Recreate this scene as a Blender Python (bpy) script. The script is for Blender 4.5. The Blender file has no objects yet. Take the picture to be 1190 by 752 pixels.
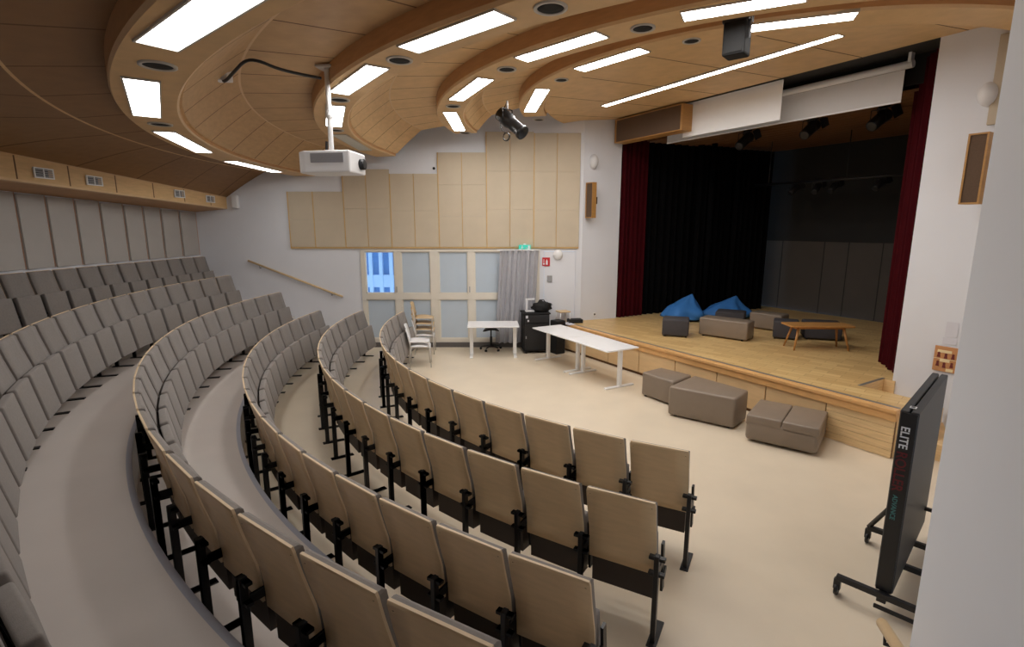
import bpy, bmesh, math, random
from mathutils import Vector, Matrix
random.seed(7)
PI = math.pi
R = math.radians
scn = bpy.context.scene
COL = scn.collection

# ------------------------------------------------------------------ camera
FPX, TILT, CAMZ = 598.2, .185, 2.889
cam_data = bpy.data.cameras.new('camera')
cam_data.sensor_width = 36.0
cam_data.lens = FPX / 1190 * 36
cam_data.clip_start = .05
cam = bpy.data.objects.new('camera', cam_data)
COL.objects.link(cam)
cam.location = (0, 0, CAMZ)
cam.rotation_euler = (PI / 2 - TILT, 0, 0)
scn.camera = cam

def in_frame(x, y, z, m=12):
    z -= CAMZ
    d = y * math.cos(TILT) - z * math.sin(TILT)
    if d < .1:
        return False
    u = 595 + FPX * x / d
    v = 376 - FPX * (y * math.sin(TILT) + z * math.cos(TILT)) / d
    return -m < u < 1190 + m and -m < v < 752 + m

# hall geometry: seat rows and ceiling bands share one centre
CX, CY = 4.592, 10.352
WALL_Y = 12.33
MX, MY = 4.09, 10.0                 # middle of the stage opening
DX, DY = .515, -.857                # along the stage front, towards the right
NX, NY = .857, .515                 # upstage
def st(s, n):
    return (MX + DX * s + NX * n, MY + DY * s + NY * n)
ST_ROT = math.atan2(DY, DX)
def pol(r, deg):
    return (CX + r * math.cos(R(deg)), CY + r * math.sin(R(deg)))

# ------------------------------------------------------------------ materials
def srgb(c):
    return tuple((v / 12.92 if v <= .04045 else ((v + .055) / 1.055) ** 2.4) for v in c)
def rgb(r, g, b):
    return srgb((r / 255, g / 255, b / 255)) + (1,)

def mat(name, col, rough=.6, var=.06, scale=6, stretch=(1, 1, 1), metal=0, bump=0, spec=.5, sheen=0, col2=None, contrast=1.0):
    m = bpy.data.materials.new(name)
    m.use_nodes = True
    nt = m.node_tree
    b = nt.nodes['Principled BSDF']
    b.inputs['Roughness'].default_value = rough
    b.inputs['Metallic'].default_value = metal
    b.inputs['Specular IOR Level'].default_value = spec
    if sheen:
        b.inputs['Sheen Weight'].default_value = sheen
    tc = nt.nodes.new('ShaderNodeTexCoord')
    mp = nt.nodes.new('ShaderNodeMapping')
    mp.inputs['Scale'].default_value = stretch
    nz = nt.nodes.new('ShaderNodeTexNoise')
    nz.inputs['Scale'].default_value = scale
    nz.inputs['Detail'].default_value = 5
    rp = nt.nodes.new('ShaderNodeValToRGB')
    e = rp.color_ramp.elements
    e[0].position, e[1].position = .5 - .22 / contrast, .5 + .22 / contrast
    c2 = col2 or col
    e[0].color = tuple(v * (1 - var) for v in col[:3]) + (1,)
    e[1].color = tuple(min(1, v * (1 + var)) for v in c2[:3]) + (1,)
    L = nt.links.new
    L(tc.outputs['Object'], mp.inputs['Vector'])
    L(mp.outputs['Vector'], nz.inputs['Vector'])
    L(nz.outputs['Fac'], rp.inputs['Fac'])
    L(rp.outputs['Color'], b.inputs['Base Color'])
    if bump:
        bn = nt.nodes.new('ShaderNodeBump')
        bn.inputs['Strength'].default_value = bump
        bn.inputs['Distance'].default_value = .004
        n2 = nt.nodes.new('ShaderNodeTexNoise')
        n2.inputs['Scale'].default_value = 260
        L(tc.outputs['Object'], n2.inputs['Vector'])
        L(n2.outputs['Fac'], bn.inputs['Height'])
        L(bn.outputs['Normal'], b.inputs['Normal'])
    return m

def emis(name, col, strength):
    m = bpy.data.materials.new(name)
    m.use_nodes = True
    nt = m.node_tree
    nt.nodes.clear()
    o = nt.nodes.new('ShaderNodeOutputMaterial')
    e = nt.nodes.new('ShaderNodeEmission')
    e.inputs['Color'].default_value = col
    e.inputs['Strength'].default_value = strength
    nt.links.new(e.outputs[0], o.inputs[0])
    return m

def parquet_mat():
    m = mat('stage_parquet', rgb(196, 160, 104), .4, .10, 3)
    nt = m.node_tree
    L = nt.links.new
    b = nt.nodes['Principled BSDF']
    tc = nt.nodes.new('ShaderNodeTexCoord')
    mp = nt.nodes.new('ShaderNodeMapping')
    mp.inputs['Rotation'].default_value = (0, 0, ST_ROT + R(45))
    ck = nt.nodes.new('ShaderNodeTexBrick')
    ck.offset = .5
    ck.inputs['Scale'].default_value = 1.0
    ck.inputs['Brick Width'].default_value = .42
    ck.inputs['Row Height'].default_value = .14
    ck.inputs['Mortar Size'].default_value = .004
    ck.inputs['Color1'].default_value = rgb(224, 192, 134)
    ck.inputs['Color2'].default_value = rgb(204, 168, 112)
    ck.inputs['Mortar'].default_value = rgb(178, 142, 92)
    L(tc.outputs['Object'], mp.inputs['Vector'])
    L(mp.outputs['Vector'], ck.inputs['Vector'])
    L(ck.outputs['Color'], b.inputs['Base Color'])
    return m

M = {}
M['floor'] = mat('beige_linoleum', rgb(222, 208, 186), .32, .05, 1.6)
M['tier'] = mat('greige_vinyl', rgb(214, 205, 199), .5, .05, 1.2)
M['nosing'] = mat('grey_step_nosing', rgb(168, 170, 182), .45, .03, 4)
M['white'] = mat('white_wall_paint', rgb(224, 226, 232), .75, .02, 1.5)
M['white_lit'] = mat('white_wall_paint_lit', rgb(238, 242, 250), .75, .01, 1.5)  # same white paint, brighter and bluer to imitate cool light on the near wall
M['riser'] = mat('riser_paint', rgb(205, 203, 200), .6, .02, 3)
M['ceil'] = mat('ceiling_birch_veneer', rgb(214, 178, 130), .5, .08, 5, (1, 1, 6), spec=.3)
M['ceil_rear_shaded'] = mat('ceiling_veneer_rear_shade', rgb(140, 104, 66), .5, .09, 5, (1, 1, 6), spec=.3)  # same veneer, colour darkened to imitate the weak light at the rear
M['ceil_mid_shaded'] = mat('ceiling_veneer_mid_shade', rgb(190, 154, 110), .5, .09, 5, (1, 1, 6), spec=.3)  # same veneer, toned down to imitate light falling off between the rear bands
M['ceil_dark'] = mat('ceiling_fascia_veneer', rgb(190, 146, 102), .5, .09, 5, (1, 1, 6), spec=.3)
M['seam'] = mat('ceiling_seam', rgb(104, 72, 42), .7, .05)
M['ceil_trim'] = mat('ceiling_pale_trim', rgb(214, 180, 136), .45, .05)
M['beech'] = mat('beech_plywood', rgb(216, 188, 148), .38, .06, 6, (1, 1, 5), spec=.45)
M['beech_edge'] = mat('plywood_edge', rgb(224, 200, 166), .5, .05, 20)
M['fabric'] = mat('grey_wool_fabric', rgb(136, 130, 126), .95, .06, 40, bump=.25, spec=.15, sheen=.15)
M['black'] = mat('black_steel', rgb(24, 24, 27), .4, .08, 10)
M['pan'] = mat('dark_seat_pan', rgb(58, 48, 42), .55, .06, 8)
M['panel_beige'] = mat('beige_acoustic_fabric', rgb(198, 185, 164), .95, .035, 3, spec=.1)
M['panel_grey'] = mat('grey_beige_fabric', rgb(182, 178, 174), .95, .03, 3, spec=.1)
M['batten'] = mat('pine_batten', rgb(208, 172, 112), .5, .06, 8)
M['batten_brown'] = mat('brown_batten', rgb(190, 150, 126), .6, .06, 8)
for _i, _e in enumerate((10.0, 17.0, 27.0, 32.0)):
    M['light%d' % _i] = emis('fluorescent_diffuser_%d' % _i, (1, .975, .94, 1), _e)
M['lamp_off'] = mat('unlit_diffuser', rgb(205, 205, 200), .4, .03)
M['whitemetal'] = mat('white_powder_coat', rgb(236, 236, 236), .35, .01)
M['greyring'] = mat('grey_ring', rgb(190, 184, 176), .4, .02)
M['void'] = mat('speaker_grille_black', rgb(16, 15, 15), .8, .1, 60)
M['deskwhite'] = mat('white_laminate', rgb(244, 244, 246), .25, .01)
M['frame'] = mat('window_frame_paint', rgb(222, 216, 204), .45, .02)
M['pane'] = mat('frosted_pane', rgb(190, 203, 216), .22, .035, 1.5)
M['skirt'] = mat('dark_skirting', rgb(96, 92, 90), .5, .05)
M['curtain_grey'] = mat('grey_velvet', rgb(176, 176, 182), .9, .05, 10, spec=.2, sheen=.2)
M['red'] = mat('dark_red_velvet', rgb(62, 9, 16), .95, .10, 10, spec=.1)
M['blackcloth'] = mat('black_stage_cloth', rgb(14, 14, 15), 1, .1, 6, spec=.03)
M['backwall'] = mat('backstage_panel', rgb(84, 78, 73), .8, .05, 1.5)
M['backdark'] = mat('backstage_upper', rgb(44, 43, 42), .9, .08, 2)
M['stageceil'] = mat('stage_ceiling_planks', rgb(120, 82, 48), .6, .2, 4, (1, 9, 1))
M['stagefront'] = mat('birch_front_panel', rgb(224, 192, 146), .4, .06, 3, (1, 1, 5))
M['nosewood'] = mat('oak_nosing', rgb(222, 172, 112), .35, .10, 6, (1, 1, 2))
M['plank'] = mat('pine_planks', rgb(230, 198, 148), .5, .10, 4, (1, 1, 14), contrast=1.3)
M['parquet'] = parquet_mat()
M['alu'] = mat('brushed_strip', rgb(150, 146, 140), .35, .03, metal=.5)
M['taupe'] = mat('taupe_leatherette', rgb(136, 122, 108), .42, .05, 5, bump=.1)
M['charcoal'] = mat('charcoal_fabric', rgb(66, 64, 68), .8, .06, 20)
M['blue'] = mat('blue_beanbag', rgb(52, 118, 190), .7, .08, 3)
M['oak'] = mat('oak_tabletop', rgb(188, 136, 78), .4, .10, 6, (1, 8, 1))
M['pine'] = mat('pale_wood', rgb(212, 184, 142), .45, .08, 8)
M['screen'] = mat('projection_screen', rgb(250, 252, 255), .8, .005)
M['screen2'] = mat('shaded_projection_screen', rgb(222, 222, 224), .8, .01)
M['spkwood'] = mat('speaker_cabinet_wood', rgb(178, 132, 74), .45, .10, 7, (1, 1, 6))
M['spkcloth'] = mat('speaker_cloth', rgb(96, 76, 60), .95, .08, 60)
M['slab'] = mat('dark_table_slab', rgb(44, 47, 50), .5, .05, 6)
M['redprint'] = mat('red_print', rgb(96, 20, 30), .5, .02)
M['whiteprint'] = mat('white_print', rgb(225, 228, 232), .5, .02)
M['tealprint'] = mat('teal_print', rgb(70, 130, 130), .5, .02)
M['exit'] = emis('green_exit_glow', rgb(70, 190, 165), 1.1)
M['redsign'] = mat('red_sign', rgb(200, 34, 40), .5, .02)
M['greyplastic'] = mat('grey_plastic', rgb(150, 150, 152), .5, .03)
M['paper'] = mat('paper', rgb(214, 214, 222), .8, .02)
M['board'] = mat('sign_board_wood', rgb(196, 140, 92), .6, .10, 9)
M['cream'] = mat('cream_inlay', rgb(236, 216, 170), .6, .03)
M['maroon'] = mat('maroon_silhouette', rgb(112, 44, 40), .6, .05)
M['projwhite'] = mat('projector_shell', rgb(226, 226, 228), .4, .01)
M['projgrille'] = mat('projector_grille', rgb(160, 160, 166), .6, .05, 40)
M['facade'] = mat('outside_facade', rgb(205, 222, 240), .6, .05, 3)
M['facadedark'] = mat('outside_glazing', rgb(120, 160, 205), .3, .1, 3)
M['redwire'] = mat('terracotta', rgb(150, 100, 86), .7, .05)
M['plasticclear'] = mat('lilac_sheet', rgb(176, 160, 168), .3, .04)

# ------------------------------------------------------------------ mesh helpers
class MB:
    """collects shapes, then links them as ONE mesh object"""
    def __init__(s):
        s.bm = bmesh.new()
        s.mats = []
    def mi(s, m):
        if m not in s.mats:
            s.mats.append(m)
        return s.mats.index(m)
    def _take(s, tmp, m, mtx=None):
        if mtx is not None:
            tmp.transform(mtx)
        i = s.mi(m)
        for f in tmp.faces:
            f.material_index = i
        me = bpy.data.meshes.new('tmp')
        tmp.to_mesh(me)
        tmp.free()
        s.bm.from_mesh(me)
        bpy.data.meshes.remove(me)
    def box(s, a, b, m, bevel=0, seg=2, mtx=None):
        t = bmesh.new()
        bmesh.ops.create_cube(t, size=1)
        for v in t.verts:
            v.co = Vector([(a[i] + b[i]) / 2 + v.co[i] * (b[i] - a[i]) for i in range(3)])
        if bevel:
            bmesh.ops.bevel(t, geom=t.edges[:], offset=bevel, segments=seg, affect='EDGES', profile=.5)
        s._take(t, m, mtx)
        return s
    def prism(s, poly, z0, z1, m, bevel=0, seg=2, mtx=None):
        t = bmesh.new()
        lo = [t.verts.new((x, y, z0)) for x, y in poly]
        hi = [t.verts.new((x, y, z1)) for x, y in poly]
        t.faces.new(lo[::-1])
        t.faces.new(hi)
        n = len(poly)
        for i in range(n):
            t.faces.new((lo[i], lo[(i + 1) % n], hi[(i + 1) % n], hi[i]))
        bmesh.ops.recalc_face_normals(t, faces=t.faces[:])
        if bevel:
            bmesh.ops.bevel(t, geom=t.edges[:], offset=bevel, segments=seg, affect='EDGES', profile=.5)
        s._take(t, m, mtx)
        return s
    def tube(s, pts, r, m, n=8, mtx=None, r1=None):
        t = bmesh.new()
        pts = [Vector(p) for p in pts]
        rings = []
        for i, p in enumerate(pts):
            d = (pts[min(i + 1, len(pts) - 1)] - pts[max(i - 1, 0)]).normalized()
            u = d.orthogonal().normalized() if abs(d.z) > .9 else d.cross(Vector((0, 0, 1))).normalized()
            w = d.cross(u)
            rr = r if r1 is None else r + (r1 - r) * i / (len(pts) - 1)
            rings.append([t.verts.new(p + (u * math.cos(2 * PI * k / n) + w * math.sin(2 * PI * k / n)) * rr) for k in range(n)])
        for a, b in zip(rings, rings[1:]):
            for k in range(n):
                t.faces.new((a[k], a[(k + 1) % n], b[(k + 1) % n], b[k]))
        t.faces.new(rings[0][::-1])
        t.faces.new(rings[-1])
        bmesh.ops.recalc_face_normals(t, faces=t.faces[:])
        for f in t.faces:
            f.smooth = len(f.verts) == 4
        s._take(t, m, mtx)
        return s
    def lathe(s, prof, m, n=24, mtx=None, cap=True):
        t = bmesh.new()
        rings = [[t.verts.new((r * math.cos(2 * PI * k / n), r * math.sin(2 * PI * k / n), z)) for k in range(n)] for r, z in prof]
        for a, b in zip(rings, rings[1:]):
            for k in range(n):
                t.faces.new((a[k], a[(k + 1) % n], b[(k + 1) % n], b[k])).smooth = True
        if cap:
            t.faces.new(rings[0][::-1])
            t.faces.new(rings[-1])
        bmesh.ops.recalc_face_normals(t, faces=t.faces[:])
        s._take(t, m, mtx)
        return s
    def grid(s, rows, m, closed=False, mtx=None, smooth=True):
        t = bmesh.new()
        vs = [[t.verts.new(p) for p in row] for row in rows]
        for a, b in zip(vs, vs[1:]):
            for k in range(len(a) - 1):
                t.faces.new((a[k], a[k + 1], b[k + 1], b[k])).smooth = smooth
        s._take(t, m, mtx)
        return s
    def merge(s, other_bm, m):
        s._take(other_bm, m)
        return s
    def build(s, name, parent=None, loc=None, rotz=0, label=None, cat=None, group=None, kind=None):
        me = bpy.data.meshes.new(name)
        s.bm.to_mesh(me)
        s.bm.free()
        for m in s.mats:
            me.materials.append(M[m] if isinstance(m, str) else m)
        o = bpy.data.objects.new(name, me)
        COL.objects.link(o)
        if parent:
            o.parent = parent
        if loc:
            o.location = loc
        o.rotation_euler.z = rotz
        return tag(o, label, cat, group, kind)

def tag(o, label=None, cat=None, group=None, kind=None):
    if label: o['label'] = label
    if cat: o['category'] = cat
    if group: o['group'] = group
    if kind: o['kind'] = kind
    return o
def empty(name, loc, rotz=0, label=None, cat=None, group=None):
    o = bpy.data.objects.new(name, None)
    o.empty_display_size = .1
    COL.objects.link(o)
    o.location = loc
    o.rotation_euler.z = rotz
    return tag(o, label, cat, group)
def copy_tree(o, parent=None):
    c = o.copy()
    COL.objects.link(c)
    c.parent = parent
    for ch in list(o.children):
        copy_tree(ch, c)
    return c
def struct(mb, name, **k):
    return mb.build(name, kind='structure', **k)
ORD = ['', 'first', 'second', 'third', 'fourth', 'fifth', 'sixth', 'seventh', 'eighth', 'ninth', 'tenth', 'eleventh',
       'twelfth', 'thirteenth', 'fourteenth', 'fifteenth']

def sector(mb, r0, r1, a0, a1, z0, z1, mtop, mside, step=1.0, nose=None):
    """ring sector solid: top, inner face, bottom omitted"""
    n = max(1, int(abs(a1 - a0) / step))
    t = bmesh.new()
    rad = [r0] + ([r0 + nose] if nose else []) + [r1]
    cols = []
    for i in range(n + 1):
        a = a0 + (a1 - a0) * i / n
        top = [t.verts.new((*pol(r, a), z1)) for r in rad]
        lo = t.verts.new((*pol(r0, a), z0))
        hi = t.verts.new((*pol(r1, a), z0))
        cols.append((lo, top, hi))
    it, isd = mb.mi(mtop), mb.mi(mside)
    ino = mb.mi('nosing')
    for c, d in zip(cols, cols[1:]):
        t.faces.new((c[0], d[0], d[1][0], c[1][0])).material_index = isd
        for k in range(len(rad) - 1):
            t.faces.new((c[1][k], d[1][k], d[1][k + 1], c[1][k + 1])).material_index = ino if (nose and k == 0) else it
        t.faces.new((c[1][-1], d[1][-1], d[2], c[2])).material_index = isd
    for c in (cols[0], cols[-1]):
        t.faces.new([c[0]] + c[1] + [c[2]]).material_index = isd
    return t
def clip(t, co, no):
    """cut away everything on the side the normal points to"""
    g = t.verts[:] + t.edges[:] + t.faces[:]
    bmesh.ops.bisect_plane(t, geom=g, plane_co=(co[0], co[1], 0), plane_no=(no[0], no[1], 0), clear_outer=True)
def absorb(mb, t):
    bmesh.ops.recalc_face_normals(t, faces=t.faces[:])
    me = bpy.data.meshes.new('tmp')
    t.to_mesh(me)
    t.free()
    mb.bm.from_mesh(me)
    bpy.data.meshes.remove(me)

# ------------------------------------------------------------------ floor and tiers
EDGE = (1.812, 2.04)                         # near corner of the right wall
RW = (-.445, -.896)                         # direction of the right fan wall (towards the back)
RN = (.896, -.445)                          # outward normal of it
RC = (MX + DX * 4.1, MY + DY * 4.1)                           # corner of proscenium wall and right fan wall
TZ = .388
def wall_x(y):                              # straight rear wall
    return -7.42 - .0375 * (12.33 - y)
struct(MB().prism([(-9.5, -3.2), (9, -3.2), (9, 12.6), (-9.5, 12.6)], -.12, 0, 'floor'), 'floor')
for k, r0 in ((1, 9.06), (2, 10.03), (3, 11.09)):
    mb = MB()
    t = sector(mb, r0, (0, 10.06, 11.12, 16)[k], -191, -112, 0, TZ * k, 'tier', 'riser', nose=.045)
    clip(t, (0, WALL_Y), (0, 1))
    clip(t, (wall_x(12.33), 12.33), (-1, .0375))
    clip(t, (0, -3.0), (0, -1))
    clip(t, EDGE, RN)
    absorb(mb, t)
    struct(mb, 'floor')
for k, r0 in ((0, 9.06), (1, 10.03), (2, 11.09)):      # half steps in the aisle by the window wall
    mb = MB()
    t = sector(mb, r0 - .32, r0 + .01, -191, -183, TZ * k, TZ * k + TZ / 2, 'tier', 'riser', nose=.045)
    clip(t, (0, WALL_Y), (0, 1))
    clip(t, (0, 11.62), (0, -1))
    absorb(mb, t)
    struct(mb, 'trim_%d' % (k + 1))

# ------------------------------------------------------------------ walls
WX0, WX1, WZ0, WZ1 = -3.60, .66, .12, 2.37
DX0, DX1, DZ1 = .72, 1.56, 2.37
mb = MB()
for a, b in (((-8.2, -.1), (WX0, 5.7)), ((WX0, WZ1), (DX1, 5.7)), ((WX0, -.1), (WX1, WZ0)), ((WX1, -.1), (DX0, WZ1)), ((DX1, -.1), (1.66, 5.7))):
    mb.box((a[0], WALL_Y, a[1]), (b[0], WALL_Y + .22, b[1]), 'white')
struct(mb, 'wall_left')
# return wall between window wall and stage opening
mb = MB()
ux, uy = (2.49 - 1.62), (12.67 - 12.33)
ul = math.hypot(ux, uy); ux /= ul; uy /= ul
px, py = -uy, ux
def pillar(s, o):
    return (1.62 + ux * s + px * o, 12.33 + uy * s + py * o)
mb.prism([pillar(0, 0), pillar(ul, 0), pillar(ul + .12, .0), pillar(ul + .12, .3), pillar(0, .3)], -.1, 5.6, 'white')
struct(mb, 'wall_stage_left')
mb = MB()
mb.prism([st(3.06, 0), st(4.1, 0), st(4.1, .25), st(3.06, .25)], -.1, 5.7, 'white')
mb.prism([(RC[0], RC[1]), (RC[0] + RW[0] * 5.6, RC[1] + RW[1] * 5.6), (RC[0] + RW[0] * 5.6 + RN[0] * .2, RC[1] + RW[1] * 5.6 + RN[1] * .2), (RC[0] + RN[0] * .2 - RW[0] * .2, RC[1] + RN[1] * .2 - RW[1] * .2)], -.1, 5.7, 'white')
struct(mb, 'wall_stage_right')
mb = MB()
mb.prism([(EDGE[0], EDGE[1]), (EDGE[0] + RW[0] * 5.7, EDGE[1] + RW[1] * 5.7), (EDGE[0] + RW[0] * 5.7 + RN[0] * 1.9, EDGE[1] + RW[1] * 5.7 + RN[1] * 1.9), (EDGE[0] + RN[0] * 1.9, EDGE[1] + RN[1] * 1.9)], -.1, 5.8, 'white_lit', bevel=.012)
struct(mb, 'wall_right')
mb = MB()
mb.prism([(wall_x(12.5), 12.5), (wall_x(12.5) - .2, 12.5), (wall_x(-3.2) - .2, -3.2), (wall_x(-3.2), -3.2)], -.1, 5.7, 'white')
struct(mb, 'wall_back')
struct(MB().box((-8.3, -3.3, -.1), (3.5, -3.1, 5.7), 'white'), 'wall_behind')
# pale ledge above the last row
struct(MB().prism([(wall_x(12.33), 12.33), (wall_x(5), 5.0), (wall_x(5) + .03, 5.0), (wall_x(12.33) + .03, 12.33)], 2.155, 2.225, 'white'), 'trim_4')
# dark skirting under the windows
struct(MB().box((WX0 - .0, WALL_Y - .05, 0), (.7, WALL_Y, .115), 'skirt'), 'baseboard_left')

# ------------------------------------------------------------------ ceiling: stepped curved bands
def ring(prof, a0, a1, seams, step=1.0):
    """prof: list of (r, z, material of the segment that follows, seams?)"""
    angs = []
    a = a0
    sw = .16
    cur = a0
    marks = []
    for s_ in seams:
        if a0 < s_ < a1:
            marks.append(s_)
    pts = [(a0 + (a1 - a0) * i / int((a1 - a0) / step)) for i in range(int((a1 - a0) / step) + 1)]
    pts = [p for p in pts if all(abs(p - m_) > .25 for m_ in marks)]
    for m_ in marks:
        pts += [m_ - sw / 2, m_ + sw / 2]
    pts.sort()
    mb = MB()
    t = bmesh.new()
    cols = [[t.verts.new((*pol(r, a), z)) for r, z, _, _ in prof] for a in pts]
    for i in range(len(pts) - 1):
        mid = (pts[i] + pts[i + 1]) / 2
        is_seam = any(abs(mid - m_) < sw * .4 for m_ in marks)
        for k in range(len(prof) - 1):
            f = t.faces.new((cols[i][k], cols[i + 1][k], cols[i + 1][k + 1], cols[i][k + 1]))
            f.material_index = mb.mi('seam' if (is_seam and prof[k][3]) else prof[k][2])
    clip(t, (0, 12.46), (0, 1))
    clip(t, (MX, MY), (NX, NY))
    clip(t, (RC[0] + RN[0] * .1, RC[1] + RN[1] * .1), RN)
    me = bpy.data.meshes.new('t')
    t.to_mesh(me); t.free()
    mb.bm.from_mesh(me)
    bpy.data.meshes.remove(me)
    return mb
A0, A1 = -193, -72
SEAMS = [-190 + 6.15 * i + 1.6 for i in range(22)]
BANDS = [(9.83, 9.31, 4.05), (7.87, 7.38, 4.45), (5.97, 5.48, 4.87), (4.46, 3.98, 5.15)]
FH = .20
def curved(r0, z0, r1, z1, m, k=5, bow=.02):
    """a gently bowed cove panel"""
    out = []
    for i in range(k):
        f = i / k
        out.append((r0 + (r1 - r0) * f, z0 + (z1 - z0) * f + bow * math.sin(PI * f) * .6, m, True))
    return out
# rear fascia (straight, above the last row) with underside and cove
def fas(y):
    yc = max(y, 5.5)
    return (-6.66 - .0375 * (12.33 - y), 3.311 + (12.3 - yc) * .0412, 3.578 + (12.3 - yc) * .0622)
mb = MB()
t = bmesh.new()
fy = [12.46] + [v for c in (11.72, 10.85, 9.98, 9.10, 8.20, 7.37, 6.5, 5.6) for v in (c + .012, c - .012)] + [4, 2, 0, -3.2]
fc_ = []
for y in fy:
    x, zb, zt = fas(y)
    fc_.append([t.verts.new(p) for p in ((wall_x(y) - .02, y, zb - .07), (x - .06, y, zb - .01), (x, y, zb), (x, y, zb + .03), (x, y, zt - .02), (x + .015, y, zt), (x - .05, y, zt))])
mt5 = ['ceil_dark', 'ceil_trim', 'ceil_trim', 'ceil', 'ceil_trim', 'ceil_trim']
for i, (a, b) in enumerate(zip(fc_, fc_[1:])):
    sm = abs(fy[i] - fy[i + 1]) < .03
    for k in range(6):
        t.faces.new((a[k], b[k], b[k + 1], a[k + 1])).material_index = mb.mi('seam' if sm and k == 3 else mt5[k])
me = bpy.data.meshes.new('t'); t.to_mesh(me); t.free(); mb.bm.from_mesh(me); bpy.data.meshes.remove(me)
struct(mb, 'ceiling')
A0, A1 = -193, -72
mb = MB()
t = bmesh.new()
angs = sorted([-193 + .9 * i for i in range(66)] + [v for m_ in SEAMS if m_ < -136 for v in (m_ - .08, m_ + .08)])
cols = []
for a in angs:
    c, s_ = math.cos(R(a)), math.sin(R(a))
    # where the radial direction meets the fascia line
    rr = (-6.66 - .0375 * (12.33 - CY) - CX) / (c - .0375 * s_)
    y = CY + rr * s_
    x, zb, zt = fas(y)
    sx_, sy_ = pol(10.5, a)
    col = []
    for k in range(6):
        f = k / 5
        col.append(t.verts.new((x + (sx_ - x) * f, y + (sy_ - y) * f, zt - .01 + (4.14 - zt + .01) * f + .02 * math.sin(PI * f))))
    cols.append((a, col))
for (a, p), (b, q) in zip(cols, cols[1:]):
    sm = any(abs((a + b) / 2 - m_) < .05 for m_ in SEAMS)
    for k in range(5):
        t.faces.new((p[k], q[k], q[k + 1], p[k + 1])).material_index = mb.mi('seam' if sm else 'ceil_rear_shaded')
clip(t, (0, 12.46), (0, 1))
me = bpy.data.meshes.new('t'); t.to_mesh(me); t.free(); mb.bm.from_mesh(me); bpy.data.meshes.remove(me)
struct(mb, 'ceiling')
rear = [(10.5, 4.14, 'ceil', False), (10.475, 4.147, 'ceil_rear_shaded', True), (9.83, 4.25, 'ceil', False)]
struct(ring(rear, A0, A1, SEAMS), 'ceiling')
nxt = [(8.72, 4.58), (6.75, 4.98), (5.15, 5.22)]
for i, (ro, ri, z) in enumerate(BANDS):
    band = [(ro, z + FH, 'ceil_dark', False), (ro, z + .03, 'ceil_trim', False), (ro - .015, z, 'ceil', False), (ri + .02, z, 'ceil_trim', False), (ri, z + .015, 'ceil_dark', False), (ri, z + .06, 'ceil', False), (ri - .03, z + .06, 'ceil', False)]
    struct(ring(band, A0, A1 - 2 * 0, []), 'ceiling')
    if i < 3:
        ra, za = nxt[i]
        ro2, _, z2 = BANDS[i + 1]
        cm = 'ceil_mid_shaded' if i == 0 else 'ceil'
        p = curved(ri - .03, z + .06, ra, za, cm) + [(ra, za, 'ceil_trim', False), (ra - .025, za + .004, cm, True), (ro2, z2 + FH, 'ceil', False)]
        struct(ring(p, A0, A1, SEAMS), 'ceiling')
# last field up to the stage opening
mb = MB()
t = bmesh.new()
NF = 96
r_in = 3.95
lines = []
for i in range(NF + 1):
    a = 125 + 210 * i / NF            # sweep around the audience side
    x, y = pol(r_in, a)
    s_ = (x - MX) * DX + (y - MY) * DY
    n_ = (x - MX) * NX + (y - MY) * NY
    if n_ > -.02:
        continue
    lines.append((s_, n_))
lines.sort()
prev = None
smarks = [-2.9 + 1.25 * k for k in range(8)]
fine = []
for s_, n_ in lines:
    fine.append((s_, n_))
def n_at(s_):
    for (a, b), (c, d) in zip(fine, fine[1:]):
        if a <= s_ <= c:
            return b + (d - b) * (s_ - a) / max(1e-6, c - a)
    return -.03
ss = sorted([f[0] for f in fine if all(abs(f[0] - m_) > .03 for m_ in smarks)] + [m_ + e for m_ in smarks for e in (-.011, .011)])
cols = []
for s_ in ss:
    n0 = n_at(s_)
    cols.append((s_, [t.verts.new((*st(s_, n0 * (1 - k / 6)), 5.205 + (5.355 - 5.205) * k / 6)) for k in range(7)]))
for (s0, a), (s1, b) in zip(cols, cols[1:]):
    im = 'seam' if any(abs((s0 + s1) / 2 - m_) < .008 for m_ in smarks) else 'ceil'
    for k in range(6):
        t.faces.new((a[k], b[k], b[k + 1], a[k + 1])).material_index = mb.mi(im)
clip(t, (0, 12.8), (0, 1))
absorb(mb, t)
# raised plain field outside the smallest ring
struct(mb, 'ceiling')
struct(MB().prism([(-9, -3), (8.5, -3), (8.5, 13), (-9, 13)], 5.75, 5.85, 'ceil_dark'), 'ceiling')

# lights set in the bands: (band, angle from, angle to, lit)
def ceiling_light(r, a0, a1, z, width, label, lit=True, em=3, rot=None, length=None, ctr=None):
    if ctr is None:
        am = (a0 + a1) / 2
        ctr = pol(r, am)
        length = 2 * r * math.sin(R(abs(a1 - a0)) / 2)
        rot = R(am + 90)
    o = empty('ceiling_light', (ctr[0], ctr[1], z), rot, label, 'ceiling light', 'recessed fluorescent lights of the ceiling')
    hl, hw = length / 2, width / 2
    mb = MB()
    fr = .014
    for a, b in (((-hl - fr, -hw - fr), (hl + fr, -hw)), ((-hl - fr, hw), (hl + fr, hw + fr)), ((-hl - fr, -hw), (-hl, hw)), ((hl, -hw), (hl + fr, hw))):
        mb.box((a[0], a[1], -.012), (b[0], b[1], .02), 'greyring')
    mb.box((-hl - fr, -hw - fr, .013), (hl + fr, hw + fr, .022), 'greyring')
    mb.build('frame', o)
    MB().box((-hl, -hw, -.006), (hl, hw, .006), 'light%d' % em if lit else 'lamp_off').build('diffuser', o)
    return o
bn = ['rearmost curved band', 'second curved band', 'third curved band', 'foremost curved band']
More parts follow.
